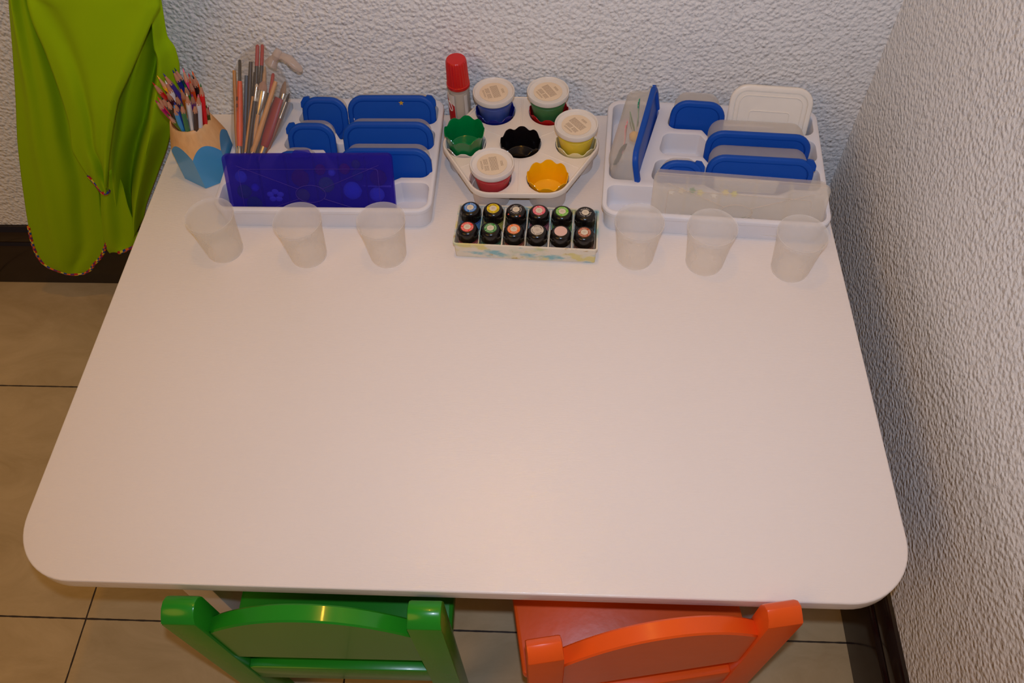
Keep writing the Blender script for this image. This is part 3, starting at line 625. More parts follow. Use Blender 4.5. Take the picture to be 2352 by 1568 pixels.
PEN = [('red', (0.0782, -0.107, 0.01), (0.0502, -0.1317, 0.164)), ('yellow', (0.1017, -0.1358, 0.01), (0.0396, -0.095, 0.147)), ('violet', (0.0938, -0.1098, 0.01), (0.0604, -0.1134, 0.165)), ('navy', (0.087, -0.106, 0.01), (0.0744, -0.1109, 0.169)), ('teal', (0.098, -0.1158, 0.01), (0.0746, -0.1039, 0.167)),
       ('pink', (0.090, -0.1486, 0.01), (0.0718, -0.0773, 0.146)), ('crimson', (0.0765, -0.1065, 0.01), (0.0978, -0.1155, 0.167)), ('vermilion', (0.071, -0.110, 0.01), (0.1012, -0.1264, 0.164)), ('black', (0.0804, -0.1066, 0.01), (0.1044, -0.1194, 0.166)), ('bright red', (0.0822, -0.138, 0.01), (0.1197, -0.1364, 0.166)),
       ('white', (0.065, -0.1438, 0.01), (0.104, -0.1535, 0.164)), ('cream white', (0.0689, -0.1357, 0.01), (0.1187, -0.1525, 0.161)), ('dark plum', (0.0599, -0.1299, 0.01), (0.1151, -0.1644, 0.155)), ('purple', (0.0604, -0.1158, 0.01), (0.1071, -0.1466, 0.157)), ('green', (0.0566, -0.1303, 0.01), (0.0984, -0.1681, 0.158)),
       ('light blue', (0.055, -0.1287, 0.01), (0.0847, -0.1646, 0.152)), ('dark brown', (0.0562, -0.127, 0.01), (0.0784, -0.1639, 0.162)), ('magenta', (0.0674, -0.1101, 0.01), (0.06, -0.161, 0.158)), ('scarlet', (0.0619, -0.1129, 0.01), (0.0642, -0.1586, 0.161)), ('slate grey', (0.0617, -0.1108, 0.01), (0.069, -0.1582, 0.161)),
       ('rosy brown', (0.0689, -0.1089, 0.01), (0.0724, -0.1477, 0.163)), ('indigo', (0.059, -0.1158, 0.01), (0.0872, -0.1526, 0.161)), ('amber', (0.0626, -0.1123, 0.01), (0.0927, -0.1427, 0.162)), ('leaf green', (0.0648, -0.1101, 0.01), (0.0961, -0.1345, 0.163)), ('ultramarine', (0.0569, -0.1201, 0.01), (0.0878, -0.1654, 0.158)),
       ('moss green', (0.0776, -0.107, 0.01), (0.1146, -0.1354, 0.128)), ('snow white', (0.0737, -0.1241, 0.01), (0.0677, -0.1291, 0.165)), ('orange', (0.0919, -0.1181, 0.01), (0.101, -0.1098, 0.166)), ('olive', (0.0813, -0.1253, 0.01), (0.0682, -0.1617, 0.135)), ('wine red', (0.0653, -0.1321, 0.01), (0.1102, -0.1226, 0.115))]
PCOL = {'red': (200, 20, 20), 'yellow': (250, 180, 10), 'violet': (60, 45, 140), 'navy': (20, 40, 130), 'teal': (5, 60, 70), 'pink': (215, 40, 110), 'crimson': (190, 20, 60), 'vermilion': (225, 70, 15), 'black': (30, 24, 24), 'bright red': (225, 30, 28), 'white': (235, 225, 215), 'cream white': (230, 225, 225), 'dark plum': (45, 22, 30), 'purple': (125, 50, 130), 'green': (55, 125, 80), 'light blue': (60, 155, 220), 'dark brown': (55, 38, 18), 'magenta': (180, 15, 100), 'scarlet': (230, 60, 40), 'slate grey': (70, 70, 80), 'rosy brown': (95, 40, 45), 'indigo': (50, 35, 100), 'amber': (240, 120, 20), 'leaf green': (45, 130, 40), 'ultramarine': (25, 60, 160), 'moss green': (70, 85, 25), 'snow white': (235, 230, 230), 'orange': (240, 95, 20), 'olive': (80, 110, 25), 'wine red': (150, 30, 70)}
LEAD = {'bright red': (60, 110, 40), 'cream white': (240, 120, 150), 'dark plum': (80, 30, 90), 'dark brown': (40, 40, 30), 'pink': (245, 110, 150), 'indigo': (40, 25, 80), 'slate grey': (30, 45, 55)}
PLACE = {'red': 'leaning far out at left', 'yellow': 'leaning left behind the red one', 'violet': 'leaning left at the back', 'navy': 'at the back left of centre', 'teal': 'touching the navy one at the back', 'pink': 'tallest at the back', 'crimson': 'beside the pink one at the back', 'vermilion': 'in the middle of the bunch', 'black': 'at the back right', 'bright red': 'upright at the right', 'white': 'in front right of the green one', 'cream white': 'at the front right', 'dark plum': 'short, between the two white ones in front', 'purple': 'behind the two white ones in front', 'green': 'at the front of the bunch', 'light blue': 'at the front left', 'dark brown': 'left of the light blue one', 'magenta': 'low at far left', 'scarlet': 'low at left behind the magenta one', 'slate grey': 'left of the rosy brown one', 'rosy brown': 'left of centre', 'indigo': 'in the middle left', 'amber': 'near the centre', 'leaf green': 'behind the amber one', 'ultramarine': 'behind the light blue one', 'moss green': 'low at right behind the bright red one', 'snow white': 'slanting left in front of the violet one', 'orange': 'furthest right at the back', 'olive': 'short, low at front left', 'wine red': 'lowest at the right rim'}
M_pw = wood('pencil_wood', (206, 150, 118), (180, 120, 92), (300, 300, 40))
for nm, b, t_ in PEN:
    b = (b[0], b[1], b[2] + T); t_ = (t_[0], t_[1], t_[2] + T); loc, rot, L_ = axis_rot(b, t_)
    p = thing('colour_pencil', '%s pencil %s in the wooden holder' % (nm, PLACE[nm]), 'pencil', loc, rot, 'colour pencils in the wooden holder')
    rp = 0.0036; cut = L_ - 0.0175
    mb = mat('pencil_' + nm.replace(' ', '_'), PCOL[nm], 0.35)
    g = G(); nn = 18
    rf = lambda a: cos(pi / 6) / cos(((a) % (pi / 3)) - pi / 6) 
    rings = [[(rp * rf(2 * pi * i / nn) * cos(2 * pi * i / nn), rp * rf(2 * pi * i / nn) * sin(2 * pi * i / nn), z + (0.0016 * (1 if (i % 3) == 0 else -0.3) if z > 0.01 else 0)) for i in range(nn)] for z in (0.0, cut)]
    g.loft(rings); obj('barrel', g, mb, p, sharp=30)
    g = G(); g.lathe([(rp * 0.95, cut - 0.002), (rp * 0.90, cut + 0.001), (0.0012, L_ - 0.005)], 14); obj('sharpened_wood', g, M_pw, p)
    g = G(); g.lathe([(0.00125, L_ - 0.0052), (0.0003, L_)], 10); obj('lead', g, mat('lead_' + nm.replace(' ', '_'), LEAD.get(nm, PCOL[nm]), 0.5), p)

# ------------------------------------------------------------------ bag of paintbrushes
BO = Vector((0.140, -0.148, T + 0.008)); BWv = Vector((0, 0.126, 0.136)).normalized(); BN = Vector((0, -0.7336, 0.6796))
def bpt(a, b, c=0.0): return BO + Vector((1, 0, 0)) * a + BWv * b + BN * c
M_ferr = mat('silver_ferrule', (200, 190, 175), rough=0.25, metal=0.9)
def brush(label, top, bot, f0, f1, up, rh, rb, hcol, bcol, c, flat=1.0, tipcol=None, tipr=0.8):
    """handle, ferrule and bristles between two points of the bag plane; f0..f1 is the ferrule as a share from the bristle end"""
    a = bpt(*top, c); b = bpt(*bot, c)
    start, end = (b, a) if not up else (a, b)         # start = bristle end
    loc, rot, L_ = axis_rot(start, end)
    o = thing('paintbrush', label, 'paintbrush', loc, rot, 'paintbrushes in the plastic bag')
    z0, z1 = L_ * f0, L_ * f1
    g = G(); g.lathe([(rb * 0.25, 0.0), (rb * 0.8, z0 * 0.35), (rb, z0 * 0.8), (rb * 0.9, z0 + 0.001)], 12); 
    if flat != 1: g.xf(Matrix.Diagonal((1, flat, 1, 1)))
    obj('bristles', g, mat('bristle_' + bcol[0], bcol[1], 0.8, var=0.3, scale=300), o)
    g = G(); g.lathe([(rb * 1.02, z0), (rb * 1.05, z0 + 0.001), (rb * 0.95, z0 + (z1 - z0) * 0.7), (rh * 0.95, z1)], 12)
    if flat != 1: g.xf(Matrix.Diagonal((1, flat, 1, 1)))
    obj('ferrule', g, M_ferr, o)
    g = G(); zz = L_ - (0.030 if tipcol else 0)
    pr = [(rh * 0.9, z1), (rh * 1.15, z1 + (L_ - z1) * 0.2), (rh, z1 + (L_ - z1) * 0.55), (rh * 0.8, zz)]
    if not tipcol: pr += [(rh * 0.55, L_ - 0.001), (rh * 0.2, L_)]
    g.lathe(pr, 12)
    if flat != 1: g.xf(Matrix.Diagonal((1, flat, 1, 1)))
    h = obj('handle', g, mat('handle_' + hcol[0], hcol[1], 0.4, var=0.12, scale=120), o)
    if tipcol:
        g = G(); g.lathe([(rh * tipr, zz), (rh * tipr * 0.95, L_ - 0.002), (rh * 0.3, L_)], 12); obj('handle_tip', g, mat('tip_' + tipcol[0], tipcol[1], 0.4), o)
    return o
OCH = ('ochre', (205, 140, 60)); ORG = ('orange', (240, 85, 20)); BLK = ('black', (40, 30, 24)); TAN = ('tan', (215, 155, 90)); DKB = ('dark', (45, 30, 22)); WHB = ('pale', (225, 205, 180)); BRN = ('brown', (150, 95, 70))
brush('ochre-handled brush at the left edge of the bag', (-0.0079, 0.150), (-0.0115, 0.009), 0.10, 0.22, False, 0.0030, 0.0026, OCH, BRN, 0.004)
ob = brush('thick bright orange brush with black number in the bag', (0.0026, 0.1646), (-0.0080, 0.009), 0.11, 0.21, False, 0.0044, 0.0036, ORG, BLK, 0.007, tipcol=('black', (30, 25, 22)), tipr=0.5)
g = G()
for ch, zz in (('8', 0.098), ('0', 0.088), ('-', 0.082)):
    put_glyph(g, ch, Matrix.Rotation(radians(150), 4, 'Z') @ Matrix.Translation((0, -0.0049, zz)) @ Matrix.Rotation(pi / 2, 4, 'X') @ Matrix.Scale(0.008, 4))
obj('size_marking', g, mat('black_print', (20, 15, 15), 0.5), ob.children[2] if False else ob)
brush('steel blue brush handle behind the orange brush in the bag', (0.0072, 0.1435), (-0.004, 0.012), 0.10, 0.2, False, 0.0036, 0.003, ('steel_blue', (60, 85, 110)), DKB, -0.004)
brush('dark brown speckled brush right of the orange brush', (0.0163, 0.1625), (0.000, 0.010), 0.12, 0.24, False, 0.0034, 0.003, DKB, BLK, 0.000)
brush('tallest black brush with a red end, left of its twin', (0.0283, 0.1863), (0.0105, 0.012), 0.10, 0.20, False, 0.0036, 0.003, BLK, DKB, 0.001, tipcol=('red', (170, 30, 25)))
brush('tallest black brush with a red end, right of its twin', (0.0342, 0.1873), (0.016, 0.012), 0.10, 0.20, False, 0.0034, 0.003, BLK, DKB, -0.003, tipcol=('red', (170, 30, 25)))
brush('pale slim brush pointing up behind the wide flat brush', (0.037, 0.1562), (0.020, 0.020), 0.22, 0.40, True, 0.0028, 0.0032, WHB, ('sand', (190, 150, 110)), -0.001)
brush('flat brush with wide pale ferrule and tan handle in the bag', (0.0358, 0.1344), (0.0030, 0.008), 0.10, 0.37, True, 0.0042, 0.0078, TAN, ('rose', (170, 130, 110)), 0.006, flat=0.55)
brush('slim brush with grey ferrule and black handle in the bag', (0.0270, 0.1308), (0.0050, 0.020), 0.04, 0.22, True, 0.0030, 0.0022, BLK, WHB, 0.010)
brush('thin ochre stick brush leaning across the bag', (0.0198, 0.113), (-0.001, 0.010), 0.12, 0.22, False, 0.0018, 0.0018, OCH, BRN, 0.011)
brush('slender tan brush slanting right in the bag', (0.0561, 0.1337), (0.0060, 0.008), 0.11, 0.20, False, 0.0036, 0.0034, TAN, WHB, 0.013)
brush('black brush with short red end right of centre', (0.0493, 0.1464), (0.0200, 0.012), 0.10, 0.30, False, 0.0032, 0.003, BLK, DKB, 0.001, tipcol=('red', (185, 35, 35)))
brush('broad dark red brush at the right of the bag', (0.0568, 0.1108), (0.0150, 0.010), 0.12, 0.32, False, 0.0098, 0.0090, ('maroon', (150, 24, 34)), ('hog', (190, 165, 140)), 0.004, flat=0.5)
brush('thin brown brush with black bristles at the right edge', (0.0726, 0.1180), (0.0300, 0.024), 0.13, 0.38, True, 0.0026, 0.0020, BRN, BLK, 0.003)
brush('soft brown flat brush at the upper right of the bag', (0.0650, 0.1352), (0.0320, 0.030), 0.16, 0.36, True, 0.0028, 0.0045, WHB, ('soft_brown', (150, 120, 95)), -0.004, flat=0.5)
for lab, t_, b_, c_ in (('dark brush handle between the orange and the speckled brush', (0.0095, 0.128), (-0.006, 0.010), -0.006), ('dark brush handle left of the red-ended pair', (0.0205, 0.148), (0.003, 0.010), -0.005), ('dark brush handle behind the slim grey brush', (0.026, 0.125), (0.008, 0.012), 0.005), ('dark brush handle behind the slender tan brush', (0.043, 0.118), (0.014, 0.010), 0.006)):
    brush(lab, t_, b_, 0.10, 0.20, False, 0.0036, 0.003, DKB, BLK, c_)
M_bag = clear('crinkled_bag_plastic', (215, 208, 200), 0.19, 0.10, thru=0.25)
_n = _m['crinkled_bag_plastic'].node_tree; bpN = _n.nodes.new('ShaderNodeBump'); bpN.inputs['Strength'].default_value = 0.9; bpN.inputs['Distance'].default_value = 0.002
nzN = _n.nodes.new('ShaderNodeTexNoise'); nzN.inputs['Scale'].default_value = 90; nzN.inputs['Detail'].default_value = 5; nzN.inputs['Distortion'].default_value = 1.5
_n.links.new(nzN.outputs['Fac'], bpN.inputs['Height']); _n.links.new(bpN.outputs[0], _n.nodes['Principled BSDF'].inputs['Normal'])
bag = thing('plastic_bag', 'knotted clear plastic bag full of paintbrushes leaning on the wall in the left tray', 'bag', tuple(bpt(0, 0)))
OUT = [(-0.0235, 0.020, 0.002), (-0.0235, 0.0035, 0.018), (-0.0225, 0.030, 0.030), (-0.0187, 0.064, 0.056), (-0.0150, 0.100, 0.068), (-0.0105, 0.1378, 0.074), (0.001, 0.1684, 0.070), (0.018, 0.181, 0.062), (0.0262, 0.1875, 0.052), (0.030, 0.1895, 0.040)]
rowsb = [(0.0, -0.010, 0.016, 0.005), (0.012, -0.0120, 0.024, 0.010), (0.032, -0.0135, 0.032, 0.013), (0.044, -0.018, 0.042, 0.015), (0.064, -0.0187, 0.056, 0.017), (0.102, -0.0150, 0.0725, 0.018), (0.123, -0.0130, 0.0745, 0.017), (0.1378, -0.0115, 0.0700, 0.015), (0.150, -0.0070, 0.0645, 0.013), (0.162, -0.002, 0.0545, 0.011), (0.172, 0.004, 0.047, 0.010), (0.181, 0.017, 0.0425, 0.008), (0.189, 0.026, 0.038, 0.005), (0.1905, 0.030, 0.035, 0.001)]
g = G(); R = []
for b, x0, x1, th in rowsb:
    cx, hw = (x0 + x1) / 2, (x1 - x0) / 2; ring = []
    for k in range(40):
        a = 2 * pi * k / 40; cr = 1 + 0.03 * sin(7 * a + b * 90) + 0.02 * sin(13 * a - b * 200)
        ring.append(tuple(bpt(cx + hw * cos(a) * (1 if abs(cos(a)) > 0.97 else cr), b, 0.004 + th * sin(a) * cr)))
    R.append(ring)
g.loft(R)
o = obj('bag_film', g, M_bag, bag); o.matrix_parent_inverse = Matrix.Translation(bag.location).inverted()
M_knot = clear('bunched_bag_plastic', (225, 210, 200), 0.62, 0.25)
g = G(); kp = [bpt(0.047, 0.158, 0.004), bpt(0.0525, 0.166, 0.006), bpt(0.0560, 0.1695, 0.008)]
g.tube([tuple(p) for p in kp], [0.011, 0.007, 0.0048], 14, flat=0.8); o = obj('bag_neck', g, M_knot, bag); o.matrix_parent_inverse = Matrix.Translation(bag.location).inverted()
g = G(); g.tube([tuple(bpt(*p)) for p in ((0.0545, 0.164, 0.007), (0.059, 0.1700, 0.012), (0.0615, 0.1755, 0.011), (0.0590, 0.1790, 0.008))], [0.0040, 0.0065, 0.0058, 0.0025], 12); 
g.tube([tuple(bpt(*p)) for p in ((0.0585, 0.168, 0.009), (0.0670, 0.1695, 0.009), (0.0760, 0.1650, 0.008), (0.0840, 0.1570, 0.006), (0.0905, 0.1515, 0.004), (0.0925, 0.1490, 0.003))], [0.0045, 0.0062, 0.0075, 0.0070, 0.0055, 0.0030], 12, flat=0.7)
o = obj('bag_knot', g, M_knot, bag); o.matrix_parent_inverse = Matrix.Translation(bag.location).inverted()

# ------------------------------------------------------------------ paint stand with cups and pots
M_stand = mat('cream_white_plastic', (236, 224, 210), rough=0.32, var=0.03)
M_well = clear('milky_well_plastic', (246, 236, 228), 0.85, 0.3, thru=0.3)
SC = Vector((0.5548, -0.1134, T)); PZ = 0.040
ps = thing('paint_stand', 'cream hexagonal paint stand with seven wells in the middle of the table back', 'paint stand', SC)
hexp = [(0.1215 * cos(k * pi / 3), 0.1215 * sin(k * pi / 3)) for k in range(6)]
outer = rpoly(hexp, 0.034, 8); wells = [(0, 0)] + [(0.082 * cos(k * pi / 3), 0.082 * sin(k * pi / 3)) for k in range(6)]; WR = 0.0308
g = G(); bm = g.bm
def loopz(pts, z): return [bm.verts.new((x, y, z)) for x, y in pts]
def ringz(a, b):
    for i in range(len(a)): bm.faces.new((a[i], a[(i + 1) % len(a)], b[(i + 1) % len(b)], b[i]))
lo = loopz(inset(outer, 0.0045), PZ); es = [bm.edges.new((lo[i], lo[(i + 1) % len(lo)])) for i in range(len(lo))]; hl = []
for cx, cy in wells:
    v = loopz([(cx + WR * cos(2 * pi * k / 48), cy + WR * sin(2 * pi * k / 48)) for k in range(48)], PZ); hl.append(v); es += [bm.edges.new((v[i], v[(i + 1) % 48])) for i in range(48)]
bmesh.ops.triangle_fill(bm, edges=es, use_beauty=True)
prev = lo
for ins, z in ((0.0040, PZ + 0.0015), (0.0028, PZ + 0.0022), (0.0010, PZ + 0.0018), (0, PZ), (0, PZ - 0.006), (0.0015, PZ - 0.006), (0.003, PZ - 0.002)):
    cur = loopz(inset(outer, ins), z); ringz(prev, cur); prev = cur
for (cx, cy), v in zip(wells, hl):
    prev = v
    cur = loopz([(cx + (WR - 0.0006) * cos(2 * pi * k / 48), cy + (WR - 0.0006) * sin(2 * pi * k / 48)) for k in range(48)], PZ - 0.003); ringz(prev, cur)
obj('top_plate', g, M_stand, ps, sharp=30)
for k in range(6):
    a = pi / 6 + k * pi / 3; g = G(); g.tube([(0.0345 * cos(a), 0.0345 * sin(a), PZ - 0.0002), (0.099 * cos(a), 0.099 * sin(a), PZ - 0.0002)], 0.0016, 8, flat=0.5); obj('rib', g, M_stand, ps)
for cx, cy in wells:
    g = G(); g.lathe([(0.0, 0.0005), (0.0255, 0.0), (0.0268, 0.001), (0.0280, 0.022), (0.0290, 0.0225), (0.0304, PZ - 0.0025), (0.0297, PZ - 0.0025), (0.0282, 0.0235), (0.0272, 0.0235), (0.0258, 0.0022), (0.0, 0.0020)], 40, (cx, cy, 0), False, False); obj('well', g, M_well, ps)
def scallop(label, well, z0, col, mname, h=0.036):
    cx, cy = wells[well]
    t = thing('scalloped_cup', label, 'paint cup', SC + Vector((cx, cy, z0)), (0, 0, 0), 'scalloped plastic cups in the paint stand')
    n = 128; am = 0.0056
    f = lambda a: 1 - (0.5 - 0.5 * cos(8 * a + 0.35)) ** 1.7
    g = G(); R = []
    def rg(r, z): return [(r * cos(2 * pi * i / n), r * sin(2 * pi * i / n), z) for i in range(n)]
    def tp(r, dz): return [(r * cos(2 * pi * i / n), r * sin(2 * pi * i / n), h - am + am * f(2 * pi * i / n) + dz) for i in range(n)]
    R = [rg(0.0228, 0.0), rg(0.0240, 0.0008), rg(0.0262, 0.016), tp(0.0292, -0.001), tp(0.0298, 0.0), tp(0.0290, 0.0006), tp(0.0283, -0.0006), rg(0.0252, 0.016), rg(0.0234, 0.0032), rg(0.0222, 0.0024)]
    g.loft(R); obj('cup_shell', g, mat(mname, col, 0.18, var=0.03), t, sharp=45)
    return t
scallop('empty black scalloped cup in the centre of the paint stand', 0, 0.0120, (16, 12, 14), 'black_cup_plastic')
scallop('white scalloped cup under the green cup', 4, 0.0090, (232, 224, 214), 'white_cup_plastic')
scallop('empty green scalloped cup at the left of the paint stand', 4, 0.0320, (0, 120, 60), 'green_cup_plastic')
scallop('empty yellow scalloped cup at the front right of the paint stand', 6, 0.0120, (245, 180, 10), 'amber_cup_plastic')
scallop('blue scalloped cup holding the blue paint pot', 3, 0.0120, (12, 28, 130), 'blue_cup_plastic')
scallop('red scalloped cup holding the green paint pot', 2, 0.0120, (170, 16, 22), 'red_cup_plastic')
scallop('cream scalloped cup holding the yellow paint pot', 1, 0.0120, (238, 225, 170), 'cream_cup_plastic')
M_potw = clear('clear_pot_plastic', (215, 210, 205), 0.05, 0.12); M_potlid = clear('milky_pot_lid', (240, 234, 226), 0.88, 0.28, thru=0.1); M_lab = mat('cream_paper', (226, 205, 176), 0.6); M_ink = mat('grey_print', (150, 128, 108), 0.7)
def pot(label, x, y, z0, col, mname, rot, smear=None, tilt=(0, 0)):
    t = thing('paint_pot', label, 'paint pot', (x, y, T + z0), (tilt[0], tilt[1], rot), 'lidded paint pots in the paint stand')
    h = 0.049
    g = G(); g.lathe([(0.0205, 0.0), (0.0218, 0.001), (0.0240, 0.012), (0.0284, 0.034), (0.0292, 0.0345), (0.0299, 0.0462), (0.0292, 0.0462), (0.0285, 0.0353), (0.0277, 0.0345), (0.0234, 0.012), (0.0212, 0.002), (0.0200, 0.0015)], 48, (0, 0, 0)); obj('pot_wall', g, M_potw, t, sharp=40)
    g = G(); g.lathe([(0.0190, 0.0018), (0.0208, 0.0026), (0.0231, 0.012), (0.0272, 0.0325), (0.0268, 0.0330), (0.002, 0.0328)], 40); obj('paint', g, mat(mname, col, 0.45, var=0.15, scale=90), t)
    g = G(); g.lathe([(0.0301, 0.0415), (0.0312, 0.0412), (0.0316, 0.0425), (0.0318, 0.0475), (0.0312, 0.0489), (0.0300, 0.0490), (0.0292, 0.0480), (0.0284, 0.0462), (0.0270, 0.0458), (0.0020, 0.0458)], 56, (0, 0, 0), False, True); lid = obj('lid', g, M_potlid, t, sharp=40)
    g = G(); g.lathe([(0.0215, 0.0459), (0.0215, 0.0463), (0.001, 0.0463)], 40, (0, 0, 0), False, True); lab = obj('label_disc', g, M_lab, lid)
    g = G(); rnd = random.Random(5)
    def line(x0, x1, yy, th=0.0005):
        x = x0
        while x < x1:
            l = rnd.uniform(0.0012, 0.0034); e = min(x + l, x1); g.box(x, e, yy - th / 2, yy + th / 2, 0.0463, 0.04645); x = e + 0.0006
    for k in range(9): line(-0.014, 0.013, 0.0075 - k * 0.00125)
    for k in range(3): line(-0.004, 0.006, 0.0150 - k * 0.0013)
    for k in range(5): line(-0.013 + 0.002, 0.000, -0.0060 - k * 0.0013); 
    for k in range(5): line(0.002, 0.012, -0.0060 - k * 0.0013)
    for k in range(2): line(-0.009, 0.008, -0.0140 - k * 0.0014)
    obj('printed_text', g, M_ink, lid)
    if smear:
        g = G(); g.tube([(0.0305, 0.012, 0.034), (0.0325, 0.013, 0.040), (0.0365, 0.0165, 0.048)], [0.0008, 0.0016, 0.0004], 6, flat=0.5); obj('paint_smear', g, mat(mname + '_smear', smear, 0.5), t)
        for a, r, zz in ((3.6, 0.0322, 0.0425), (4.0, 0.0322, 0.0440), (4.35, 0.0320, 0.0415)):
            g = G(); g.ball((r * cos(a), r * sin(a), zz), 0.0011, 8, 6); obj('paint_smear', g, mat(mname + '_smear', smear, 0.5), t)
    return t
pot('paint pot of blue paint with white lid, back left of the paint stand', 0.5128, -0.0412, 0.0300, (18, 66, 160), 'blue_paint', radians(-72))
pot('paint pot of green paint with white lid, back right of the paint stand', 0.5942, -0.0408, 0.0310, (18, 110, 40), 'green_paint', radians(-58))
pot('paint pot of yellow paint at the right of the paint stand', 0.6362, -0.1131, 0.0300, (235, 205, 20), 'yellow_paint', radians(-52))
pot('paint pot of red paint with smeared lid, front left of the paint stand', 0.5172, -0.1846, 0.0205, (200, 30, 40), 'red_paint', radians(-78), smear=(190, 70, 60))

# ------------------------------------------------------------------ glue bottle
gl = thing('glue_bottle', 'clear glue bottle with ribbed red cap and red label standing against the back wall', 'glue bottle', (0.4590, -0.0310, T))
g = G(); g.lathe([(0.0155, 0.0), (0.0168, 0.001), (0.0170, 0.004), (0.0166, 0.076), (0.0160, 0.080), (0.0140, 0.084), (0.0130, 0.088)], 40); obj('bottle_body', g, clear('clear_bottle_plastic', (205, 195, 182), 0.30, 0.1), gl)
g = G(); g.lathe([(0.0140, 0.002), (0.0150, 0.004), (0.0148, 0.070), (0.0130, 0.073), (0.002, 0.073)], 32); obj('glue', g, mat('pale_glue', (204, 192, 176), 0.35, var=0.12, scale=80), gl)
M_cap = mat('red_cap_plastic', (200, 24, 20), rough=0.32, var=0.04)
g = G(); n = 96; R = []
for r, z, am in ((0.0172, 0.0815, 0), (0.0175, 0.0822, 0), (0.0175, 0.0865, 0), (0.0166, 0.0870, 0.02), (0.0152, 0.1235, 0.02), (0.0146, 0.1262, 0.01), (0.0136, 0.1275, 0), (0.0060, 0.1278, 0)):
    R.append([(r * (1 + am * (1 if k % 4 < 2 else -1)) * cos(2 * pi * k / n), r * (1 + am * (1 if k % 4 < 2 else -1)) * sin(2 * pi * k / n), z) for k in range(n)])
g.loft(R); obj('cap', g, M_cap, gl, sharp=28)
def wrap(a0, a1, z0, z1, r, ztop=None, n=14):
    g = G(); ra, rb = [], []
    for dr in (0.0, 0.0003):
        ra.append([((r + dr) * cos(a0 + (a1 - a0) * k / n), (r + dr) * sin(a0 + (a1 - a0) * k / n), z0) for k in range(n + 1)])
        rb.append([((r + dr) * cos(a0 + (a1 - a0) * k / n), (r + dr) * sin(a0 + (a1 - a0) * k / n), z1 if ztop is None else ztop(k / n)) for k in range(n + 1)])
    g.loft([ra[0] + ra[1][::-1], rb[0] + rb[1][::-1]]); return g
M_wl = mat('white_label_paper', (214, 204, 194), 0.45); M_rl = mat('red_label_print', (176, 18, 24), 0.4)
lw = obj('label', wrap(radians(180), radians(250), 0.010, 0.073, 0.0172), M_wl, gl)
obj('red_panel', wrap(radians(182), radians(248), 0.011, 0.060, 0.0176, lambda t: 0.064 - 0.010 * t), M_rl, lw)
g = G(); EP = []
for k in range(24):
    q = 2 * pi * k / 24; a = radians(222) + 0.24 * cos(q); EP.append((0.0183 * cos(a), 0.0183 * sin(a), 0.052 + 0.0070 * sin(q) - 0.004 * cos(q)))
g.tube(EP + [EP[0], EP[1]], 0.0007, 5, caps=False); obj('label_emblem', g, M_wl, lw)
obj('label_strip', wrap(radians(300), radians(318), 0.010, 0.073, 0.0172), M_wl, gl)

# ------------------------------------------------------------------ box of poster paint jars
BR = radians(-2.75); BXo = Vector((0.4676, -0.3005, T)); BW_, BD_, BH_ = 0.1975, 0.0745, 0.0295
M_box = splashed('paint_splashed_plastic')
bx = thing('paint_jar_box', 'low cream box with paint splashes holding twelve black-capped paint jars', 'box', BXo, (0, 0, BR))
o_ = rrect(0, BW_, 0, BD_, 0.004, 4)
def rg(ins, z): return [(a, b, z) for a, b in inset(o_, ins)]
g = G(); g.loft([rg(0.003, 0), rg(0.0016, 0.001), rg(0.0008, BH_ - 0.004), rg(-0.0008, BH_ - 0.0035), rg(-0.0008, BH_ - 0.0003), rg(-0.0002, BH_), rg(0.0015, BH_), rg(0.0019, BH_ - 0.001), rg(0.0030, 0.0025), rg(0.0045, 0.0018)]); obj('box_shell', g, M_box, bx, sharp=35)
PX = (BW_ - 0.005) / 6
for k in range(1, 6):
    x = 0.0025 + PX * k; th = 0.0010 if k in (2, 4) else 0.0006
    g = G(); g.box(x - th, x + th, 0.0025, BD_ - 0.0025, 0.002, BH_ - 0.0015); obj('divider', g, M_box, bx)
    if k in (2, 4):
        g = G(); g.lathe([(0.0015, 0.002), (0.0015, BH_ - 0.001), (0.0008, BH_)], 10, (x, BD_ / 2, 0)); obj('divider_peg', g, M_box, bx)
M_jcap = mat('black_cap_plastic', (20, 15, 15), rough=0.22, var=0.2); M_jglass = clear('jar_plastic', (190, 185, 180), 0.16, 0.08)
M_wp = mat('white_print', (226, 214, 200), 0.5); M_bp = mat('black_label_print', (24, 18, 16), 0.5); M_cp = mat('label_centre_paper', (222, 208, 182), 0.55)
JAR = [('blue', (36, 120, 196), 90, 'w', (20, 84, 170)), ('yellow', (238, 205, 20), 8, 'b', (190, 180, 30)), ('black', (20, 15, 15), 36, 'w', (30, 26, 26)), ('pink', (232, 92, 106), -58, 'w', (150, 30, 70)), ('lime green', (112, 186, 30), -14, 'w', (30, 70, 20)), ('black', (20, 15, 15), 0, 'w', (24, 22, 22)),
       ('red', (236, 70, 52), 16, 'w', (170, 24, 24)), ('green', (50, 140, 48), 40, 'w', (24, 80, 40)), ('orange', (246, 122, 34), -46, 'w', (180, 60, 20)), ('grey white', (206, 192, 172), -22, 'b', (190, 180, 165)), ('pale pink', (226, 184, 168), 0, None, (210, 190, 170)), ('brown', (176, 84, 34), 30, 'w', (120, 56, 20))]
JL = ['back row, far left', 'back row, second from left', 'back row, third from left, flecked with red', 'back row, fourth from left', 'back row, fifth from left', 'back row, far right', 'front row, far left', 'front row, second from left', 'front row, third from left', 'front row, fourth from left', 'front row, fifth from left', 'front row, far right']
JW = [(0.4869, -0.2513), (0.5180, -0.2549), (0.5528, -0.2577), (0.5838, -0.2583), (0.6182, -0.2604), (0.6492, -0.2622), (0.4856, -0.2884), (0.5176, -0.2915), (0.5503, -0.2930), (0.5814, -0.2950), (0.6168, -0.2960), (0.6486, -0.2978)]
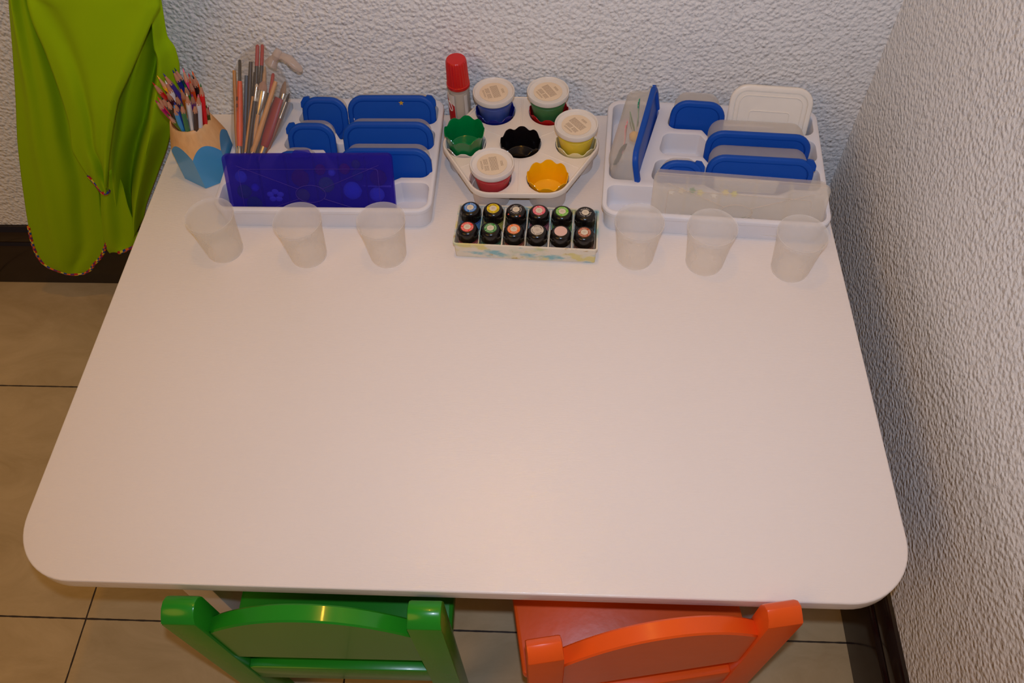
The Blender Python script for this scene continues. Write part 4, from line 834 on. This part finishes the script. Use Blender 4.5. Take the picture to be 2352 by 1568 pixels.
for k, (nm, col, ang_, ink, paint) in enumerate(JAR):
    row = 0 if k >= 6 else 1; i = k % 6
    p = BXo + Matrix.Rotation(BR, 3, 'Z') @ Vector((0.0025 + PX * (i + 0.5), 0.0190 if row == 0 else 0.0555, 0.0019))
    t = thing('paint_jar', 'black-capped poster paint jar with %s label, %s' % (nm, JL[k]), 'paint jar', p, (0, 0, BR), 'poster paint jars in the splashed box')
    h = 0.0415
    g = G(); g.lathe([(0.0126, 0.0), (0.0136, 0.001), (0.0140, 0.003), (0.0140, 0.0215), (0.0130, 0.0235)], 32); obj('jar_glass', g, M_jglass, t)
    g = G(); g.lathe([(0.0120, 0.0012), (0.0130, 0.003), (0.0131, 0.0195), (0.002, 0.0195)], 28); obj('paint', g, mat('jar_paint_%d' % k, paint, 0.4), t)
    g = G(); g.lathe([(0.01415, 0.0080), (0.01415, 0.0190)], 32, (0, 0, 0), False, False); 
    lbm = obj('jar_label', wrap(radians(-160), radians(60), 0.0075, 0.0190, 0.0141), mat('jar_label_%s' % nm.replace(' ', '_'), tuple(int(c * 0.55 + 90) for c in col), 0.5), t)
    g.bm.free()
    g = G(); g.lathe([(0.0130, 0.0225), (0.0140, 0.0228), (0.0143, 0.0245), (0.0141, 0.0345), (0.0137, 0.0372), (0.0126, 0.0394), (0.0108, 0.0408), (0.0092, 0.0412), (0.0020, 0.0412)], 48, (0, 0, 0)); cap = obj('cap', g, M_jcap, t, sharp=50)
    for q in range(12):
        a = 2 * pi * q / 12 + 0.2; g = G(); g.tube([(0.01415 * cos(a), 0.01415 * sin(a), 0.0240), (0.0140 * cos(a), 0.0140 * sin(a), 0.0350), (0.0134 * cos(a), 0.0134 * sin(a), 0.0376)], 0.0007, 6); obj('grip_rib', g, M_jcap, cap)
    g = G(); g.lathe([(0.0088, 0.0411), (0.0088, 0.0414), (0.001, 0.0414)], 40, (0, 0, 0), False, True); lb_ = obj('cap_label', g, mat('cap_label_%s' % nm.replace(' ', '_'), col, 0.5), cap)
    if ink:
        mi = M_wp if ink == 'w' else M_bp; th = radians(ang_)
        if nm != 'grey white':
            g = G(); g.lathe([(0.0050, 0.0413), (0.0050, 0.04155), (0.001, 0.04155)], 32, (0, 0, 0), False, True); obj('label_centre', g, M_cp, cap)
        g = G(); arc_text(g, 'MonAmi', 0.0070, 0.0034, th + pi / 2, 0.0415, True, 0.36); arc_text(g, 'POSTER COLOR', 0.0071, 0.0024, th - pi / 2, 0.0415, False, 0.235)
        if nm != 'grey white' and ink == 'w':
            for s in (0, pi):
                M_ = Matrix.Rotation(th + s, 4, 'Z'); vs_ = [g.bm.verts.new(M_ @ Vector(v)) for v in ((0.0052, -0.0003, 0.0416), (0.0087, -0.0003, 0.0416), (0.0087, 0.0003, 0.0416), (0.0052, 0.0003, 0.0416))]; g.bm.faces.new(vs_)
        obj('ring_lettering', g, mi, cap, smooth=False)
        g = G()
        for rr_ in (0.0011, -0.0008):
            M_ = Matrix.Rotation(th, 4, 'Z')
            for x0 in (-0.0020, -0.0006, 0.0009):
                vs_ = [g.bm.verts.new(M_ @ Vector(v)) for v in ((x0, rr_ - 0.0003, 0.0417), (x0 + 0.0011, rr_ - 0.0003, 0.0417), (x0 + 0.0011, rr_ + 0.0003, 0.0417), (x0, rr_ + 0.0003, 0.0417))]; g.bm.faces.new(vs_)
        obj('shade_code', g, mat('faded_print', (168, 140, 120), 0.6), cap, smooth=False)
    if k == 2:
        for a, r in ((-2.45, 0.0128), (-1.05, 0.0120)):
            g = G(); g.ball((r * cos(a), r * sin(a), 0.0396), 0.0013, 8, 6, sc=(1, 1, 0.5)); obj('paint_fleck', g, mat('red_fleck', (210, 60, 36), 0.5), cap)
